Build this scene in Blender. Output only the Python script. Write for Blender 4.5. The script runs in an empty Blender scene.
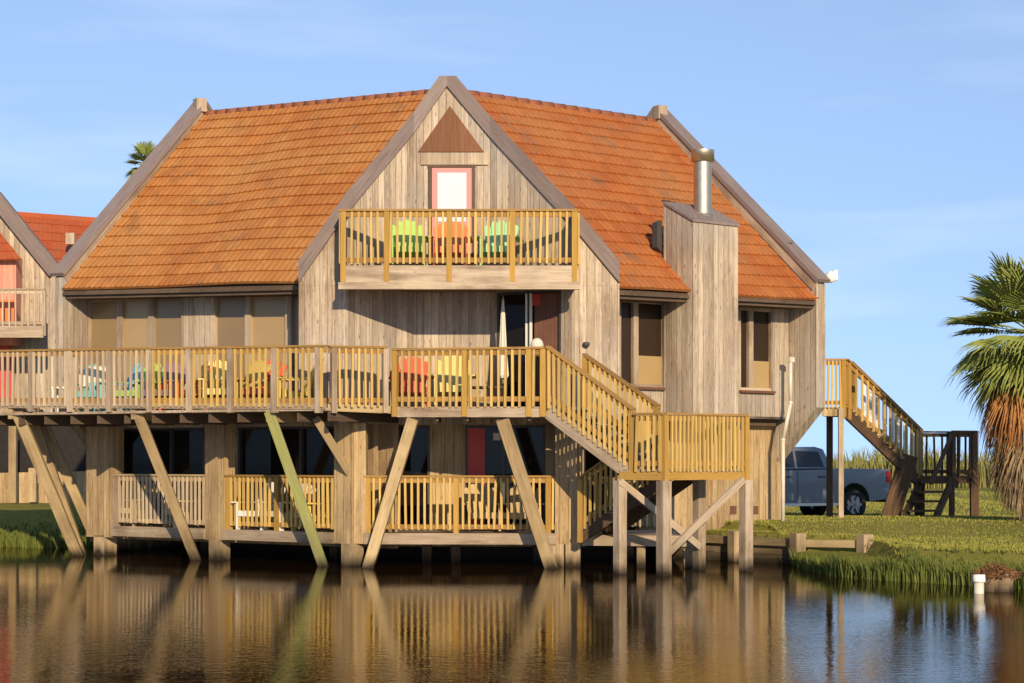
import bpy, bmesh, math, random
from mathutils import Vector, Matrix
R = random.Random(7)
rad = math.radians
scene = bpy.context.scene
COL = scene.collection

# ------------------------------------------------------------------ camera
F, HOR, CZ = 2000.0, 460.0, 2.0
cd = bpy.data.cameras.new('Camera'); cam = bpy.data.objects.new('Camera', cd); COL.objects.link(cam)
cam.location = (0, 0, CZ); cam.rotation_euler = (rad(90), 0, 0)
cd.sensor_width = 36; cd.lens = 36 * F / 1024; cd.shift_y = (HOR - 341.5) / 1024
cd.clip_end = 6000; scene.camera = cam

# ------------------------------------------------------------------ light
SUN_AZ, SUN_EL = 12, 19          # degrees right of the axis camera->house (behind the camera), elevation
s = Vector((math.sin(rad(SUN_AZ)) * math.cos(rad(SUN_EL)), -math.cos(rad(SUN_AZ)) * math.cos(rad(SUN_EL)), math.sin(rad(SUN_EL))))
ld = bpy.data.lights.new('Sun', 'SUN'); ld.energy = 3.5; ld.angle = rad(0.5); ld.color = (1, 0.79, 0.53)
lo = bpy.data.objects.new('Sun', ld); COL.objects.link(lo); lo.rotation_euler = s.to_track_quat('Z', 'Y').to_euler()
lo.location = s * 80
world = bpy.data.worlds.new('World'); scene.world = world; world.use_nodes = True
nt = world.node_tree; nt.nodes.clear()
sky = nt.nodes.new('ShaderNodeTexSky'); sky.sky_type = 'NISHITA'; sky.sun_disc = False
sky.sun_elevation = rad(SUN_EL); sky.sun_rotation = math.atan2(s.x, s.y)
sky.air_density = 1.0; sky.dust_density = 0.1; sky.ozone_density = 3.0
hs = nt.nodes.new('ShaderNodeHueSaturation'); hs.inputs['Saturation'].default_value = 0.92
bg = nt.nodes.new('ShaderNodeBackground'); bg.inputs['Strength'].default_value = 0.13
tc = nt.nodes.new('ShaderNodeTexCoord'); mp = nt.nodes.new('ShaderNodeMapping'); mp.inputs['Scale'].default_value = (2.2, 2.2, 14)
mp.inputs['Rotation'].default_value = (0, rad(14), 0)
cn = nt.nodes.new('ShaderNodeTexNoise'); cn.inputs['Scale'].default_value = 2.1; cn.inputs['Detail'].default_value = 6
cr = nt.nodes.new('ShaderNodeMapRange'); cr.inputs[1].default_value = 0.55; cr.inputs[2].default_value = 0.85; cr.inputs[4].default_value = 0.24
mxw = nt.nodes.new('ShaderNodeMixRGB'); mxw.inputs[2].default_value = (5.6, 6.1, 6.9, 1)
wo = nt.nodes.new('ShaderNodeOutputWorld')
L = nt.links.new
sv = nt.nodes.new('ShaderNodeMapping'); sv.inputs['Scale'].default_value = (1, 1, .62); sv.inputs['Location'].default_value = (0, 0, .21)
L(tc.outputs['Generated'], sv.inputs[0]); L(sv.outputs[0], sky.inputs['Vector'])
L(sky.outputs[0], hs.inputs['Color']); L(tc.outputs['Generated'], mp.inputs[0]); L(mp.outputs[0], cn.inputs['Vector'])
L(cn.outputs['Fac'], cr.inputs[0]); tint = nt.nodes.new('ShaderNodeMixRGB'); tint.blend_type = 'MULTIPLY'; tint.inputs[0].default_value = 1; tint.inputs[2].default_value = (.965, .905, .915, 1)
L(hs.outputs[0], tint.inputs[1]); L(cr.outputs[0], mxw.inputs[0]); L(tint.outputs[0], mxw.inputs[1])
L(mxw.outputs[0], bg.inputs['Color']); L(bg.outputs[0], wo.inputs[0])
vs = scene.view_settings; vs.view_transform = 'Standard'; vs.look = 'None'; vs.gamma = 1; vs.use_curve_mapping = False
vs.exposure = 0.64
scene.render.engine = 'CYCLES'
scene.cycles.max_bounces = 6; scene.cycles.use_denoising = True

# ------------------------------------------------------------------ measuring helpers
def W(px, py, d):
    return Vector(((px - 512) * d / F, d, CZ + (HOR - py) * d / F))
def Z(py, d): return CZ + (HOR - py) * d / F
class Line:                                     # a straight line in plan
    def __init__(self, x, y, dx, dy):
        self.p = Vector((x, y)); n = math.hypot(dx, dy); self.d = Vector((dx / n, dy / n))
    def s(self, px):
        k = (px - 512) / F
        return (k * self.p.y - self.p.x) / (self.d.x - k * self.d.y)
    def at(self, px): return self.p + self.d * self.s(px)
    def pt(self, s): return self.p + self.d * s
    def w(self, px, py):
        q = self.at(px); return Vector((q.x, q.y, Z(py, q.y)))
def V3(p, z): return Vector((p[0], p[1], z))

# ------------------------------------------------------------------ materials
def new_mat(name):
    m = bpy.data.materials.new(name); m.use_nodes = True
    n = m.node_tree; b = n.nodes['Principled BSDF']
    return m, n, b
class NB:                                       # small node builder
    def __init__(self, n): self.n = n
    def add(self, t, **kw):
        x = self.n.nodes.new(t)
        for k, v in kw.items(): setattr(x, k, v)
        return x
    def put(self, inp, v):
        if isinstance(v, bpy.types.NodeSocket): self.n.links.new(v, inp)
        else: inp.default_value = v
    def math(self, op, a, b=0.0, c=None):
        x = self.add('ShaderNodeMath', operation=op); self.put(x.inputs[0], a); self.put(x.inputs[1], b)
        if c is not None: self.put(x.inputs[2], c)
        return x.outputs[0]
    def mix(self, f, a, b, mode='MIX'):
        x = self.add('ShaderNodeMixRGB', blend_type=mode)
        self.put(x.inputs[0], f)
        for i, v in ((1, a), (2, b)):
            if isinstance(v, tuple): v = (*v[:3], 1)
            self.put(x.inputs[i], v)
        return x.outputs[0]
    def noise(self, vec, scale, detail=3, rough=0.5):
        x = self.add('ShaderNodeTexNoise'); self.put(x.inputs['Vector'], vec)
        x.inputs['Scale'].default_value = scale; x.inputs['Detail'].default_value = detail; x.inputs['Roughness'].default_value = rough
        return x.outputs['Fac']
    def xyz(self, x_, y_, z_=0.0):
        x = self.add('ShaderNodeCombineXYZ')
        for i, v in enumerate((x_, y_, z_)): self.put(x.inputs[i], v)
        return x.outputs[0]
    def ramp(self, f, lo, hi, a=0.0, b=1.0):
        x = self.add('ShaderNodeMapRange'); self.put(x.inputs[0], f)
        for i, v in enumerate((lo, hi, a, b)): self.put(x.inputs[i + 1], v)
        return x.outputs[0]
    def white(self, vec):
        x = self.add('ShaderNodeTexWhiteNoise', noise_dimensions='3D'); self.put(x.inputs['Vector'], vec)
        return x.outputs['Value']
    def bump(self, h, strength, dist):
        x = self.add('ShaderNodeBump'); self.put(x.inputs['Height'], h); x.inputs['Strength'].default_value = strength
        x.inputs['Distance'].default_value = dist
        return x.outputs['Normal']

def wood(name, dark, mid, light, board=None, knots=0.5, stain=(0.10, 0.07, 0.05), stain_amt=0.4, rough=0.85, var=0.5, grey=0.0):
    """UV: u across the grain (integer part tells pieces apart when there are no boards), v along it, metres."""
    m, n, b = new_mat(name); k = NB(n)
    uv = k.add('ShaderNodeUVMap').outputs[0]
    sp = k.add('ShaderNodeSeparateXYZ'); k.put(sp.inputs[0], uv); u, v = sp.outputs[0], sp.outputs[1]
    pos = k.add('ShaderNodeNewGeometry').outputs['Position']
    w = board or 1.0
    ub = k.math('DIVIDE', u, w); bid = k.math('FLOOR', ub)
    rnd = k.white(k.xyz(bid, 3.1)); rnd2 = k.white(k.xyz(bid, 9.7))
    off = k.math('MULTIPLY', rnd, 37.0)
    gv = k.xyz(k.math('MULTIPLY', u, 42.0), k.math('ADD', k.math('MULTIPLY', v, 1.6), off), k.math('MULTIPLY', bid, 5.3))
    grain = k.noise(gv, 1.0, 5, 0.65)
    gv2 = k.xyz(k.math('MULTIPLY', u, 9.0), k.math('ADD', k.math('MULTIPLY', v, 0.9), off), k.math('MULTIPLY', bid, 2.3))
    broad = k.noise(gv2, 1.0, 3, 0.5)
    c = k.mix(k.ramp(grain, 0.36, 0.64), dark, light)
    c = k.mix(k.ramp(broad, 0.3, 0.7, 0.15, 0.85), c, mid)
    c = k.mix(1.0, c, k.mix(rnd, (1 - var * .35, 1 - var * .38, 1 - var * .42), (1 + var * .25, 1 + var * .24, 1 + var * .20)), 'MULTIPLY')
    # weather stains that run down
    st = k.noise(pos, 0.9, 5, 0.6)
    st2 = k.noise(k.xyz(k.math('MULTIPLY', u, 5.0), k.math('MULTIPLY', v, 0.5), 1.7), 1.0, 3, 0.6)
    sf = k.math('MULTIPLY', k.ramp(k.math('MULTIPLY', st, st2), 0.22, 0.42), stain_amt)
    c = k.mix(sf, c, stain)
    if board:
        sk = k.noise(k.xyz(k.math('MULTIPLY', u, 21.0), k.math('MULTIPLY', v, 0.45), k.math('MULTIPLY', bid, 1.3)), 1.0, 4, 0.6)
        c = k.mix(k.ramp(sk, .54, .74, 0, .72), c, tuple(x * f for x, f in zip(dark, (.62, .55, .48))))
        gp_ = k.noise(pos, .45, 4, .6)
        gm_ = sum(mid) / 3
        c = k.mix(k.ramp(gp_, .48, .66, 0, grey), c, (gm_ * 1.02, gm_ * .98, gm_ * .90))
        dash = k.noise(k.xyz(k.math('MULTIPLY', u, 34.0), k.math('ADD', k.math('MULTIPLY', v, 5.0), off), k.math('MULTIPLY', bid, 3.1)), 1.0, 3, 0.7)
        c = k.mix(k.ramp(dash, .58, .72, 0, .65), c, tuple(x * f for x, f in zip(dark, (.5, .45, .4))))
        c = k.mix(k.ramp(dash, .42, .28, 0, .5), c, tuple(min(1, x * 1.15) for x in light))
    h = k.math('MULTIPLY', grain, 0.25)
    if knots > 0:
        vo = k.add('ShaderNodeTexVoronoi'); vo.inputs['Scale'].default_value = 1.0
        k.put(vo.inputs['Vector'], k.xyz(k.math('MULTIPLY', u, 9.0), k.math('ADD', k.math('MULTIPLY', v, 3.4), off), 0.0))
        kf = k.math('MULTIPLY', k.math('MULTIPLY', k.ramp(vo.outputs['Distance'], 0.20, 0.06), k.ramp(vo.outputs['Color'], .35, .75)), knots)
        c = k.mix(kf, c, (dark[0] * .35, dark[1] * .3, dark[2] * .3))
    if board:
        fr = k.math('FRACT', ub)
        e = k.math('MINIMUM', fr, k.math('SUBTRACT', 1.0, fr))
        gw = k.ramp(e, 0.0, 0.075, 1.0, 0.0)
        gst = k.ramp(rnd2, 0, 1, 0.12, 0.65)
        c = k.mix(k.math('MULTIPLY', gw, gst), c, (dark[0] * .28, dark[1] * .25, dark[2] * .25))
        h = k.math('SUBTRACT', h, k.math('MULTIPLY', gw, 1.0))
        h = k.math('ADD', h, k.math('MULTIPLY', rnd2, 0.5))
    pz = k.add('ShaderNodeSeparateXYZ'); k.put(pz.inputs[0], pos)
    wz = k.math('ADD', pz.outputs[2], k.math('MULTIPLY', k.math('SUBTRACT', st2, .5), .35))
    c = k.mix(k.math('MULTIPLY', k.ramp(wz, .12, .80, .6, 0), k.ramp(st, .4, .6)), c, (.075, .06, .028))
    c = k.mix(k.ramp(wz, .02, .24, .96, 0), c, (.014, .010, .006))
    n.links.new(c, b.inputs['Base Color']); b.inputs['Roughness'].default_value = rough
    b.inputs['Specular IOR Level'].default_value = 0.25
    n.links.new(k.bump(h, 0.6, 0.012), b.inputs['Normal'])
    return m
def plain(name, col, rough=0.6, metal=0.0, spec=0.4, vary=0.15, scale=6.0, coat=0.0):
    m, n, b = new_mat(name); k = NB(n)
    pos = k.add('ShaderNodeTexCoord').outputs['Object']
    f = k.noise(pos, scale, 4, 0.6)
    c = k.mix(f, tuple(x * (1 - vary) for x in col), tuple(min(1, x * (1 + vary)) for x in col))
    n.links.new(c, b.inputs['Base Color'])
    n.links.new(k.ramp(f, 0.2, 0.8, rough * .85, min(1, rough * 1.15)), b.inputs['Roughness'])
    b.inputs['Metallic'].default_value = metal; b.inputs['Specular IOR Level'].default_value = spec
    b.inputs['Coat Weight'].default_value = coat
    return m

M = {}
M['siding'] = wood('weathered_siding', (.26, .20, .145), (.47, .385, .285), (.60, .515, .41), board=.145, knots=.8, stain_amt=.75, stain=(.18, .115, .07), var=.8, grey=.5)
M['siding_brown'] = wood('brown_siding', (.20, .125, .075), (.33, .215, .135), (.43, .30, .195), board=.145, knots=.55, stain_amt=.6, stain=(.13, .07, .04))
M['siding_lower'] = wood('lower_siding', (.25, .165, .08), (.45, .325, .175), (.58, .445, .26), board=.18, knots=.5, stain_amt=.55, stain=(.15, .09, .05))
M['lumber_old'] = wood('weathered_lumber', (.25, .19, .135), (.43, .345, .25), (.55, .455, .345), knots=.4, stain_amt=.8, stain=(.15, .10, .06), var=.7)
M['lumber_new'] = wood('treated_lumber', (.28, .155, .032), (.39, .23, .05), (.48, .31, .085), knots=.35, stain_amt=.3, stain=(.28, .17, .06), var=.5)
M['baluster'] = wood('baluster_lumber', (.42, .27, .075), (.55, .375, .115), (.64, .47, .18), knots=.25, stain_amt=.2, stain=(.30, .2, .08), var=.6)
M['baluster_old'] = wood('weathered_baluster_lumber', (.36, .28, .19), (.50, .405, .28), (.60, .50, .37), knots=.3, stain_amt=.3, stain=(.2, .14, .09), var=.6)
M['rail_cap'] = wood('rail_cap_lumber', (.22, .12, .035), (.34, .19, .055), (.42, .26, .09), knots=.3, stain_amt=.4, stain=(.12, .07, .03))
M['lumber_green'] = wood('algae_lumber', (.17, .19, .05), (.27, .30, .09), (.36, .36, .15), knots=.3, stain_amt=.5, stain=(.24, .20, .12))
M['lumber_brace'] = wood('brace_lumber', (.28, .20, .10), (.42, .32, .17), (.52, .41, .25), knots=.5, stain_amt=.85, stain=(.17, .11, .055), var=.7)
M['lumber_dark'] = wood('dark_and_shaded_lumber', (.06, .035, .02), (.10, .06, .035), (.15, .09, .05), knots=.3, stain_amt=.4, stain=(.05, .03, .02))  # dark wood, also carries painted shade on the shaded stair parts
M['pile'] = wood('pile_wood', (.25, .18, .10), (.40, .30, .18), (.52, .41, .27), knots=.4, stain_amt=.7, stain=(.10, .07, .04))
M['trim'] = wood('grey_cap_boards', (.13, .10, .092), (.215, .17, .158), (.30, .245, .23), knots=.2, stain_amt=.3, stain=(.26, .20, .16))
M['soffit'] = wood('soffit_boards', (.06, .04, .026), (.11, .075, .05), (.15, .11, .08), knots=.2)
M['plank_wall'] = wood('bulkhead_planks', (.20, .14, .08), (.33, .25, .15), (.42, .33, .21), board=.24, knots=.4, stain_amt=.6, stain=(.12, .09, .05))
M['white'] = plain('white_paint', (.78, .76, .70), .5, vary=.05)
M['white_fabric'] = plain('white_fabric', (.60, .56, .46), .9, vary=.08)
M['pink'] = plain('pink_paint', (.52, .22, .20), .55, vary=.08)
M['salmon'] = wood('salmon_boards', (.55, .20, .13), (.66, .27, .19), (.72, .34, .25), board=.16, knots=.1, stain_amt=.2, stain=(.4, .14, .09))
M['red_paint'] = plain('red_paint', (.50, .05, .03), .5, vary=.12)
M['brown_panel'] = wood('brown_vent_panel', (.14, .06, .03), (.19, .085, .042), (.24, .12, .065), knots=.1, stain_amt=.2)
M['vent_brown'] = plain('vent_brown', (.14, .06, .035), .7)
M['metal'] = plain('flue_metal', (.62, .52, .36), .38, metal=.9, vary=.12, scale=9)
M['dark_metal'] = plain('dark_metal', (.05, .05, .05), .5)
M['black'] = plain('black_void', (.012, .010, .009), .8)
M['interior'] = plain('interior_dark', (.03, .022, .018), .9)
M['curtain'] = plain('curtain', (.16, .075, .05), .9, vary=.4, scale=3)
M['glass_reflect'] = plain('white_reflection_glass', (.50, .56, .62), .25, vary=.03)  # pale reflection painted into the attic door glass colour
def glass(name, col, rough=.04, spec=.5):
    m = plain(name, col, rough, spec=spec, vary=.3, scale=.8); return m
M['glass_dark'] = glass('dark_glass', (.012, .009, .007), .05, .16)
M['glass_screen'] = plain('screened_glass', (.032, .020, .013), .3, spec=.25, vary=.25, scale=.9)
M['glass_blind'] = plain('glass_over_blind', (.25, .175, .09), .22, spec=.5, vary=.18, scale=.6)
M['glass_gold'] = plain('glass_over_tan_blind', (.37, .26, .12), .22, spec=.5, vary=.12, scale=1)
for nm, c in (('lime', (.36, .62, .10)), ('mint', (.33, .66, .30)), ('red', (.72, .075, .03)), ('orange', (.80, .17, .03)), ('yellow', (.62, .46, .08)),
              ('teal', (.10, .40, .40)), ('purple', (.22, .13, .20)), ('chalk', (.74, .72, .66)), ('tan', (.52, .37, .18)), ('scarlet', (.78, .11, .05)), ('lemon', (.64, .56, .17)), ('aqua', (.22, .55, .60))):
    M[nm] = plain('chair_' + nm, tuple(x * .86 + .03 for x in c), .6, vary=.14)
M['rubber'] = plain('tyre_rubber', (.018, .017, .016), .85)
M['chrome'] = plain('chrome', (.65, .63, .60), .2, metal=1, vary=.1)
M['rim'] = plain('alloy_rim', (.30, .29, .28), .35, metal=.8)
M['truck'] = plain('slate_truck_paint', (.15, .17, .20), .3, metal=.45, coat=.6, vary=.05)
M['truck_glass'] = glass('truck_glass', (.012, .014, .016), .05)
M['tail_red'] = plain('tail_lamp_red', (.35, .015, .01), .25)
M['pvc'] = plain('white_pvc', (.60, .55, .44), .4, vary=.08)
M['concrete'] = plain('old_concrete', (.33, .27, .19), .9, vary=.35, scale=8)

def tile_mat(name, a, b_, c_, dirt):
    m, n, b = new_mat(name); k = NB(n)
    uv = k.add('ShaderNodeUVMap').outputs[0]
    sp = k.add('ShaderNodeSeparateXYZ'); k.put(sp.inputs[0], uv)
    tid = k.math('FLOOR', k.math('DIVIDE', sp.outputs[0], .30)); row = k.math('FLOOR', sp.outputs[1])
    r1 = k.white(k.xyz(tid, row)); r2 = k.white(k.xyz(row, 4.4, tid))
    pos = k.add('ShaderNodeNewGeometry').outputs['Position']
    big = k.noise(pos, .55, 4, .6); fine = k.noise(pos, 9, 4, .6)
    c = k.mix(k.ramp(r1, 0, 1), a, b_)
    c = k.mix(k.ramp(big, .42, .68, 0, .75), c, c_)
    c = k.mix(k.ramp(fine, .35, .75, 0, .35), c, tuple(x * .55 for x in a))
    dn = k.noise(pos, 1.3, 5, .7)
    c = k.mix(k.math('MULTIPLY', k.ramp(dn, .52, .70), k.ramp(r2, .2, .9, .1, .75)), c, dirt)
    n.links.new(c, b.inputs['Base Color']); b.inputs['Roughness'].default_value = .75
    b.inputs['Specular IOR Level'].default_value = .25
    n.links.new(k.bump(fine, .4, .01), b.inputs['Normal'])
    return m
M['tile_left'] = tile_mat('ochre_roof_tile', (.38, .135, .032), (.47, .19, .05), (.47, .235, .075), (.16, .095, .05))
M['tile_right'] = tile_mat('orange_roof_tile', (.34, .098, .025), (.42, .14, .036), (.40, .17, .055), (.15, .115, .075))
M['tile_red'] = tile_mat('red_roof_tile', (.36, .075, .024), (.44, .10, .035), (.40, .12, .045), (.25, .11, .06))

M['ridge'] = plain('dark_ridge_tile', (.24, .085, .04), .8, vary=.4, scale=3)
# ------------------------------------------------------------------ mesh builder
ORG = {}
class MB:
    def __init__(self): self.v = []; self.f = []; self.uv = []; self.sm = []; self.loose = False
    def face(self, pts, uvs=None, smooth=False):
        i0 = len(self.v); self.v += [Vector(p) for p in pts]; self.f.append(list(range(i0, i0 + len(pts))))
        self.uv.append(uvs or [(0, 0)] * len(pts)); self.sm.append(smooth)
    def mesh(self, vs, fs, uvs=None, smooth=False):
        i0 = len(self.v); self.v += [Vector(p) for p in vs]
        for j, f in enumerate(fs):
            self.f.append([i0 + i for i in f]); self.uv.append(uvs[j] if uvs else [(0, 0)] * len(f)); self.sm.append(smooth)
    def beam(self, a, b, w, t, up=(0, 0, 1), taper=1.0, bev=0.0):
        a, b, up = Vector(a), Vector(b), Vector(up); ax = (b - a); ln = ax.length; ax.normalize()
        if abs(ax.dot(up)) > .98: up = Vector((0, 1, 0)) if abs(ax.y) < .9 else Vector((1, 0, 0))
        sd = ax.cross(up).normalized(); u2 = sd.cross(ax).normalized()
        o = float(R.randint(0, 900)) + .3; v0 = R.random() * 3
        P = []
        for q, k in ((a, 1.0), (b, taper)):
            for sx, sy in ((-1, -1), (1, -1), (1, 1), (-1, 1)): P.append(q + sd * (sx * w / 2 * k) + u2 * (sy * t / 2 * k))
        F_ = []; U = []; ww = [w, t, w, t]; acc = 0
        for i in range(4):
            j = (i + 1) % 4; F_.append([i, j, 4 + j, 4 + i]); U.append([(o + acc, v0), (o + acc + ww[i], v0), (o + acc + ww[i], v0 + ln), (o + acc, v0 + ln)]); acc += min(ww[i], .15)
        F_.append([3, 2, 1, 0]); F_.append([4, 5, 6, 7])
        U += [[(o, v0), (o + w, v0), (o + w, v0 + .02), (o, v0 + .02)]] * 2
        self.mesh(P, F_, U)
    def box(self, c, sx, sy, sz, rz=0.0):
        c = Vector(c); self.beam(c - Vector((0, 0, sz / 2)), c + Vector((0, 0, sz / 2)), sx, sy, up=(math.sin(rz) * -1, math.cos(rz), 0))
    def prism(self, poly, ext, uvf=None):
        poly = [Vector(p) for p in poly]; ext = Vector(ext); n = len(poly)
        if uvf is None:
            e = max(((poly[(i + 1) % n] - poly[i]) for i in range(n)), key=lambda q: Vector((q.x, q.y)).length)
            hd = Vector((e.x, e.y, 0)).normalized() if Vector((e.x, e.y)).length > 1e-6 else Vector((1, 0, 0))
            uvf = lambda p: (p.dot(hd) + 50, p.z)
        en = Vector((ext.x, ext.y, 0)).normalized() if Vector((ext.x, ext.y)).length > 1e-6 else Vector((0, 0, 0))
        us = lambda p: (uvf(p)[0] + p.dot(en) + .05, uvf(p)[1])
        self.face(poly, [uvf(p) for p in poly]); b = [p + ext for p in poly]
        self.face(list(reversed(b)), [uvf(p) for p in reversed(b)])
        for i in range(n):
            j = (i + 1) % n; q = [poly[i], b[i], b[j], poly[j]]; self.face(q, [us(p) for p in q])
    def tube(self, a, b, r1, r2=None, n=14, caps=True, smooth=True):
        r2 = r1 if r2 is None else r2; a, b = Vector(a), Vector(b); ax = (b - a); ln = ax.length; ax.normalize()
        t = ax.orthogonal().normalized(); u = ax.cross(t); o = float(R.randint(0, 900))
        P = []
        for q, r in ((a, r1), (b, r2)):
            for i in range(n):
                an = 2 * math.pi * i / n; P.append(q + t * math.cos(an) * r + u * math.sin(an) * r)
        fs = [[i, (i + 1) % n, n + (i + 1) % n, n + i] for i in range(n)]
        us = [[(o + .5 * i / n, 0), (o + .5 * (i + 1) / n, 0), (o + .5 * (i + 1) / n, ln), (o + .5 * i / n, ln)] for i in range(n)]
        self.mesh(P, fs, us, smooth)
        if caps:
            self.face(list(reversed(P[:n])), [(o, 0)] * n); self.face(P[n:], [(o, 0)] * n)
    def lathe(self, c, prof, n=20, smooth=True):
        c = Vector(c); P = []
        for r, z in prof:
            for i in range(n):
                a = 2 * math.pi * i / n; P.append(c + Vector((r * math.cos(a), r * math.sin(a), z)))
        fs = []
        for k in range(len(prof) - 1):
            for i in range(n): fs.append([k * n + i, k * n + (i + 1) % n, (k + 1) * n + (i + 1) % n, (k + 1) * n + i])
        self.mesh(P, fs, [[(i / n, 0)] * 4 for i in range(len(fs))], smooth)
    def build(self, name, mat, parent=None, bevel=0.0, recalc=True, weld=True):
        me = bpy.data.meshes.new(name)
        o0 = ORG.get(parent.name, Vector()) if parent else Vector()
        me.from_pydata([v - o0 for v in self.v], [], self.f)
        ul = me.uv_layers.new(name='UVMap'); i = 0
        for f in self.uv:
            for q in f: ul.data[i].uv = q; i += 1
        for p, sm in zip(me.polygons, self.sm): p.use_smooth = sm
        if recalc or weld:
            bm = bmesh.new(); bm.from_mesh(me)
            if weld: bmesh.ops.remove_doubles(bm, verts=bm.verts, dist=1e-5)
            if recalc: bmesh.ops.recalc_face_normals(bm, faces=bm.faces)
            bm.to_mesh(me); bm.free()
        me.materials.append(mat if not isinstance(mat, str) else M[mat])
        ob = bpy.data.objects.new(name, me); COL.objects.link(ob)
        if parent: ob.parent = parent; ORG[ob.name] = o0
        if bevel:
            md = ob.modifiers.new('Bevel', 'BEVEL'); md.width = bevel; md.segments = 2; md.limit_method = 'ANGLE'
        return ob
def tag(o, label=None, cat=None, group=None, kind=None):
    if label: o['label'] = label
    if cat: o['category'] = cat
    if group: o['group'] = group
    if kind: o['kind'] = kind
    return o
def thing(name, label, cat, loc=(0, 0, 0), group=None):
    o = bpy.data.objects.new(name, None); COL.objects.link(o); o.empty_display_size = .2
    o.location = loc; ORG[o.name] = Vector(loc); return tag(o, label, cat, group)
def one_beam(name, mat, parent, *a, **k):
    m = MB(); m.beam(*a, **k); return m.build(name, mat, parent)
def one_prism(name, mat, parent, poly, ext):
    m = MB(); m.prism(poly, ext); return m.build(name, mat, parent)
def lerp(a, b, t): return a + (b - a) * t

def wall_sheet(mb, p0, p1, z0, z1, thick, openings=(), inward=None):
    """vertical wall from plan point p0 to p1 with rectangular openings (s0,s1,za,zb); front face plus jambs and a back face"""
    p0, p1 = Vector(p0), Vector(p1); d = (p1 - p0); ln = d.length; d.normalize()
    nin = Vector((-d.y, d.x)) if inward is None else Vector(inward)
    xs = sorted({0.0, ln, *[v for o in openings for v in o[:2]]}); zs = sorted({z0, z1, *[v for o in openings for v in o[2:]]})
    base = p0.dot(d) + 50
    def P(s, z, k=0): q = p0 + d * s + nin * k; return Vector((q.x, q.y, z))
    for a, b in zip(xs, xs[1:]):
        for c, e in zip(zs, zs[1:]):
            if any(o[0] <= (a + b) / 2 <= o[1] and o[2] <= (c + e) / 2 <= o[3] for o in openings): continue
            uv = [(base + a, c), (base + b, c), (base + b, e), (base + a, e)]
            mb.face([P(a, c), P(b, c), P(b, e), P(a, e)], uv)
            mb.face([P(a, e, thick), P(b, e, thick), P(b, c, thick), P(a, c, thick)], uv)
    for o in openings + ((0.0, ln, z0, z1),) if isinstance(openings, tuple) else tuple(openings) + ((0.0, ln, z0, z1),):
        a, b, c, e = o
        for q in (((a, c), (b, c)), ((b, c), (b, e)), ((b, e), (a, e)), ((a, e), (a, c))):
            (s1, y1), (s2, y2) = q
            mb.face([P(s1, y1), P(s2, y2), P(s2, y2, thick), P(s1, y1, thick)], [(base + s1, y1), (base + s2, y2), (base + s2 + thick, y2), (base + s1 + thick, y1)])

def window(parent, p0, p1, z0, z1, panes, glassm, nin, bars=(), rec=.05, fr=.05, fm='lumber_old', name='window', hbars=()):
    """frame plus panes set into an opening; panes = list of materials split by the fractions in bars"""
    p0, p1 = Vector(p0), Vector(p1); d = (p1 - p0).normalized(); ln = (p1 - p0).length; nin = Vector(nin)
    def P(s, z, k): q = p0 + d * s + nin * k; return Vector((q.x, q.y, z))
    m = MB(); up = (nin.x, nin.y, 0)
    k = rec - .01
    m.beam(P(fr / 2, z0, k), P(fr / 2, z1, k), fr, .09, up); m.beam(P(ln - fr / 2, z0, k), P(ln - fr / 2, z1, k), fr, .09, up)
    m.beam(P(fr, z1 - fr / 2, k), P(ln - fr, z1 - fr / 2, k), .085, fr, (0, 0, 1)); m.beam(P(fr, z0 + fr / 2, k), P(ln - fr, z0 + fr / 2, k), .085, fr, (0, 0, 1))
    for f, wd in bars: m.beam(P(ln * f, z0 + fr, k), P(ln * f, z1 - fr, k), wd, .08, up)
    ob = m.build(name, fm, parent)
    es = [fr] + [ln * f for f, _ in bars] + [ln - fr]
    for i, (a, b) in enumerate(zip(es, es[1:])):
        g = MB(); q = [P(a, z0 + fr, rec + .03), P(b, z0 + fr, rec + .03), P(b, z1 - fr, rec + .03), P(a, z1 - fr, rec + .03)]
        g.prism(q, Vector((nin.x, nin.y, 0)) * .012); g.build('pane', panes[i % len(panes)], ob)
    return ob

def tile_roof(mb, RL, RR, ER, EL, n, sag=None, pitch=.15, amp=.0115, lift=.034, seed=0):
    """courses of barrel tiles on the ruled surface ridge RL-RR, eave EL-ER"""
    RL, RR, ER, EL = map(Vector, (RL, RR, ER, EL)); rr = random.Random(seed)
    wd = max((RR - RL).length, (ER - EL).length); nu = int(wd / (pitch / 4))
    nrm = (RR - RL).cross(EL - RL).normalized()
    if nrm.z < 0: nrm.negate()
    def S(a, b):
        p = (RL.lerp(RR, a)).lerp(EL.lerp(ER, a), b)
        return p + nrm * (sag(a, b) if sag else 0)
    for i in range(n):
        b0, b1 = i / n - (.12 / n if i else 0), (i + 1) / n
        rows = []; ro = rr.random() * .02
        for b, h in ((b0, 0.0), ((b0 + b1) / 2, lift * .5), (b1, lift), (b1, -.015)):
            r = []
            for j in range(nu + 1):
                a = j / nu; x = a * wd
                tl = ((int(x / .30) * 7919 + i * 104729) % 97) / 97 * .010
                r.append(S(a, b) + nrm * (h + amp * (abs(math.sin(math.pi * x / pitch)) * 1.7 - .6) * (.5 if h == 0 else 1) * (0 if h < 0 else 1) + (tl if h > 0 else 0)))
            rows.append(r)
        vs = [p for r in rows for p in r]; k = nu + 1; fs = []; us = []
        for q in range(3):
            for j in range(nu):
                fs.append([q * k + j, q * k + j + 1, (q + 1) * k + j + 1, (q + 1) * k + j])
                x = j / nu * wd; us.append([(x, i + .5)] * 4)
        mb.mesh(vs, fs, us)

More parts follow.
